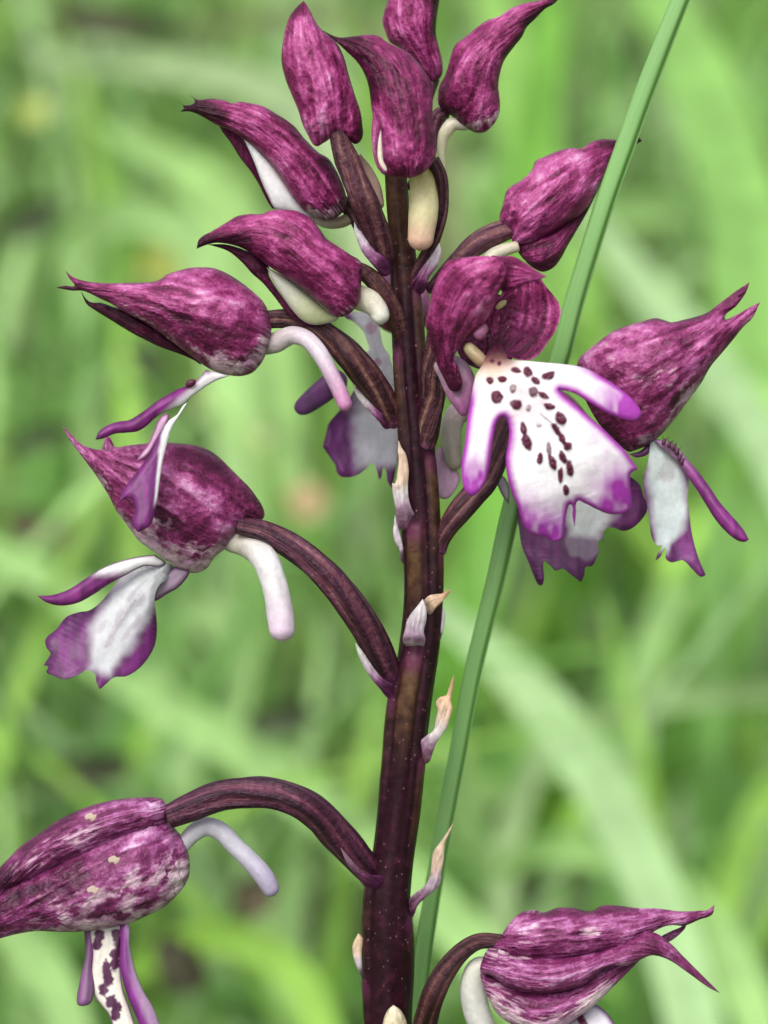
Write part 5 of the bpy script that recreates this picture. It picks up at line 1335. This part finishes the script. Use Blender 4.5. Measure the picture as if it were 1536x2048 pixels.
blossom(70, 225, 0.85, 34, (0.42, 0.48, 0.14), (0.45, 0.45, 0.08), 'small yellow blossom behind the dull olive blade', 'flower', 'yellow_blossom')
blossom(330, 530, 0.8, 52, (0.62, 0.62, 0.16), (0.5, 0.5, 0.1), 'yellow blossom just above the long-beaked hood', 'flower', 'yellow_blossom')
blossom(490, 880, 0.72, 46, (0.70, 0.66, 0.38), (0.5, 0.5, 0.2), 'cream blossom between the long-beaked hood and the stem', 'flower', 'cream_blossom')
blossom(430, 800, 0.80, 40, (0.62, 0.60, 0.32), (0.5, 0.5, 0.2), 'pale yellow blossom just under the long-beaked hood', 'flower', 'cream_blossom')
blossom(612, 1005, 0.72, 42, (0.52, 0.34, 0.22), (0.4, 0.25, 0.12), 'faded tan blossom beside the back-turned lip', 'flower', 'faded_blossom')


def add_dark_gap(px, py, D, lpx, wpx, ang, col, label):
    """curled dark sheet added in the grass for the dark gaps between leaves"""
    D = 0.93 * D
    k = D / (PXMM * 1000 * DIST) * 0.9
    c = BP(px, py, D)
    L, Wd = lpx * k, wpx * k
    a = math.radians(ang)
    ux = RGT * math.cos(a) + UPV * math.sin(a); uy = -RGT * math.sin(a) + UPV * math.cos(a)
    co, fs = [], []
    nu, nv = 13, 7
    for i in range(nu):
        t = i / (nu - 1)
        w = Wd / 2 * math.sin(math.pi * (0.06 + 0.88 * t)) ** 0.8 * (1 + 0.2 * float(vn(t * 6, 0.3, int(px) % 17)))
        for j in range(nv):
            q = j / (nv - 1) * 2 - 1
            co.append(c + ux * (t - 0.5) * L + uy * q * w + FWD * (0.25 * Wd * (1 - q * q) + 0.12 * L * (t - 0.5) ** 2 * 4 + 0.06 * Wd * float(vn(t * 7, q * 3, 5))))
    for i in range(nu - 1):
        for j in range(nv - 1):
            b = i * nv + j
            fs.append((b, b + 1, b + nv + 1, b + nv))
    o = mesh_obj('dark_gap_patch', co, fs, M_COVER, None, {'col': np.tile(col, (len(co), 1)) * (1 + 0.3 * vn(np.arange(len(co)) / 5.0, np.arange(len(co)) / 9.0, 3))[:, None]})
    return tag(o, label, 'dead leaf', 'dark patches added for gaps in the grass')


DK = (0.045, 0.065, 0.026); BR = (0.080, 0.062, 0.036)  # darkness of the meadow gaps put into the patch colours
add_dark_gap(560, 1440, 0.62, 170, 80, 10, DK, 'added dark patch below the hanging white spur')
add_dark_gap(505, 1795, 0.56, 120, 90, 60, BR, 'added brown patch under the drooping lavender spur')
add_dark_gap(150, 1550, 0.64, 260, 95, 12, (0.045, 0.055, 0.022), 'added long dark olive patch above the streaked hood')
add_dark_gap(360, 1930, 0.54, 150, 110, -50, (0.05, 0.045, 0.026), 'added brownish patch beside the spotted lip')
add_dark_gap(70, 880, 0.72, 170, 60, 20, DK, 'added dark patch past the tip of the broad hood')
add_dark_gap(90, 1060, 0.68, 190, 85, -15, BR, 'added dark brown patch above the purple lip arm')
add_dark_gap(60, 440, 0.85, 150, 80, 30, DK, 'added dark patch far beyond the forked beak')
add_dark_gap(300, 720, 0.76, 130, 60, -20, (0.045, 0.06, 0.025), 'added dark patch under the long-beaked hood')
add_dark_gap(1300, 70, 0.95, 150, 80, 70, (0.05, 0.065, 0.025), 'added dark patch beside the top of the stalk')
add_dark_gap(230, 45, 0.98, 330, 75, -8, (0.06, 0.065, 0.03), 'added long olive patch highest up in the meadow')
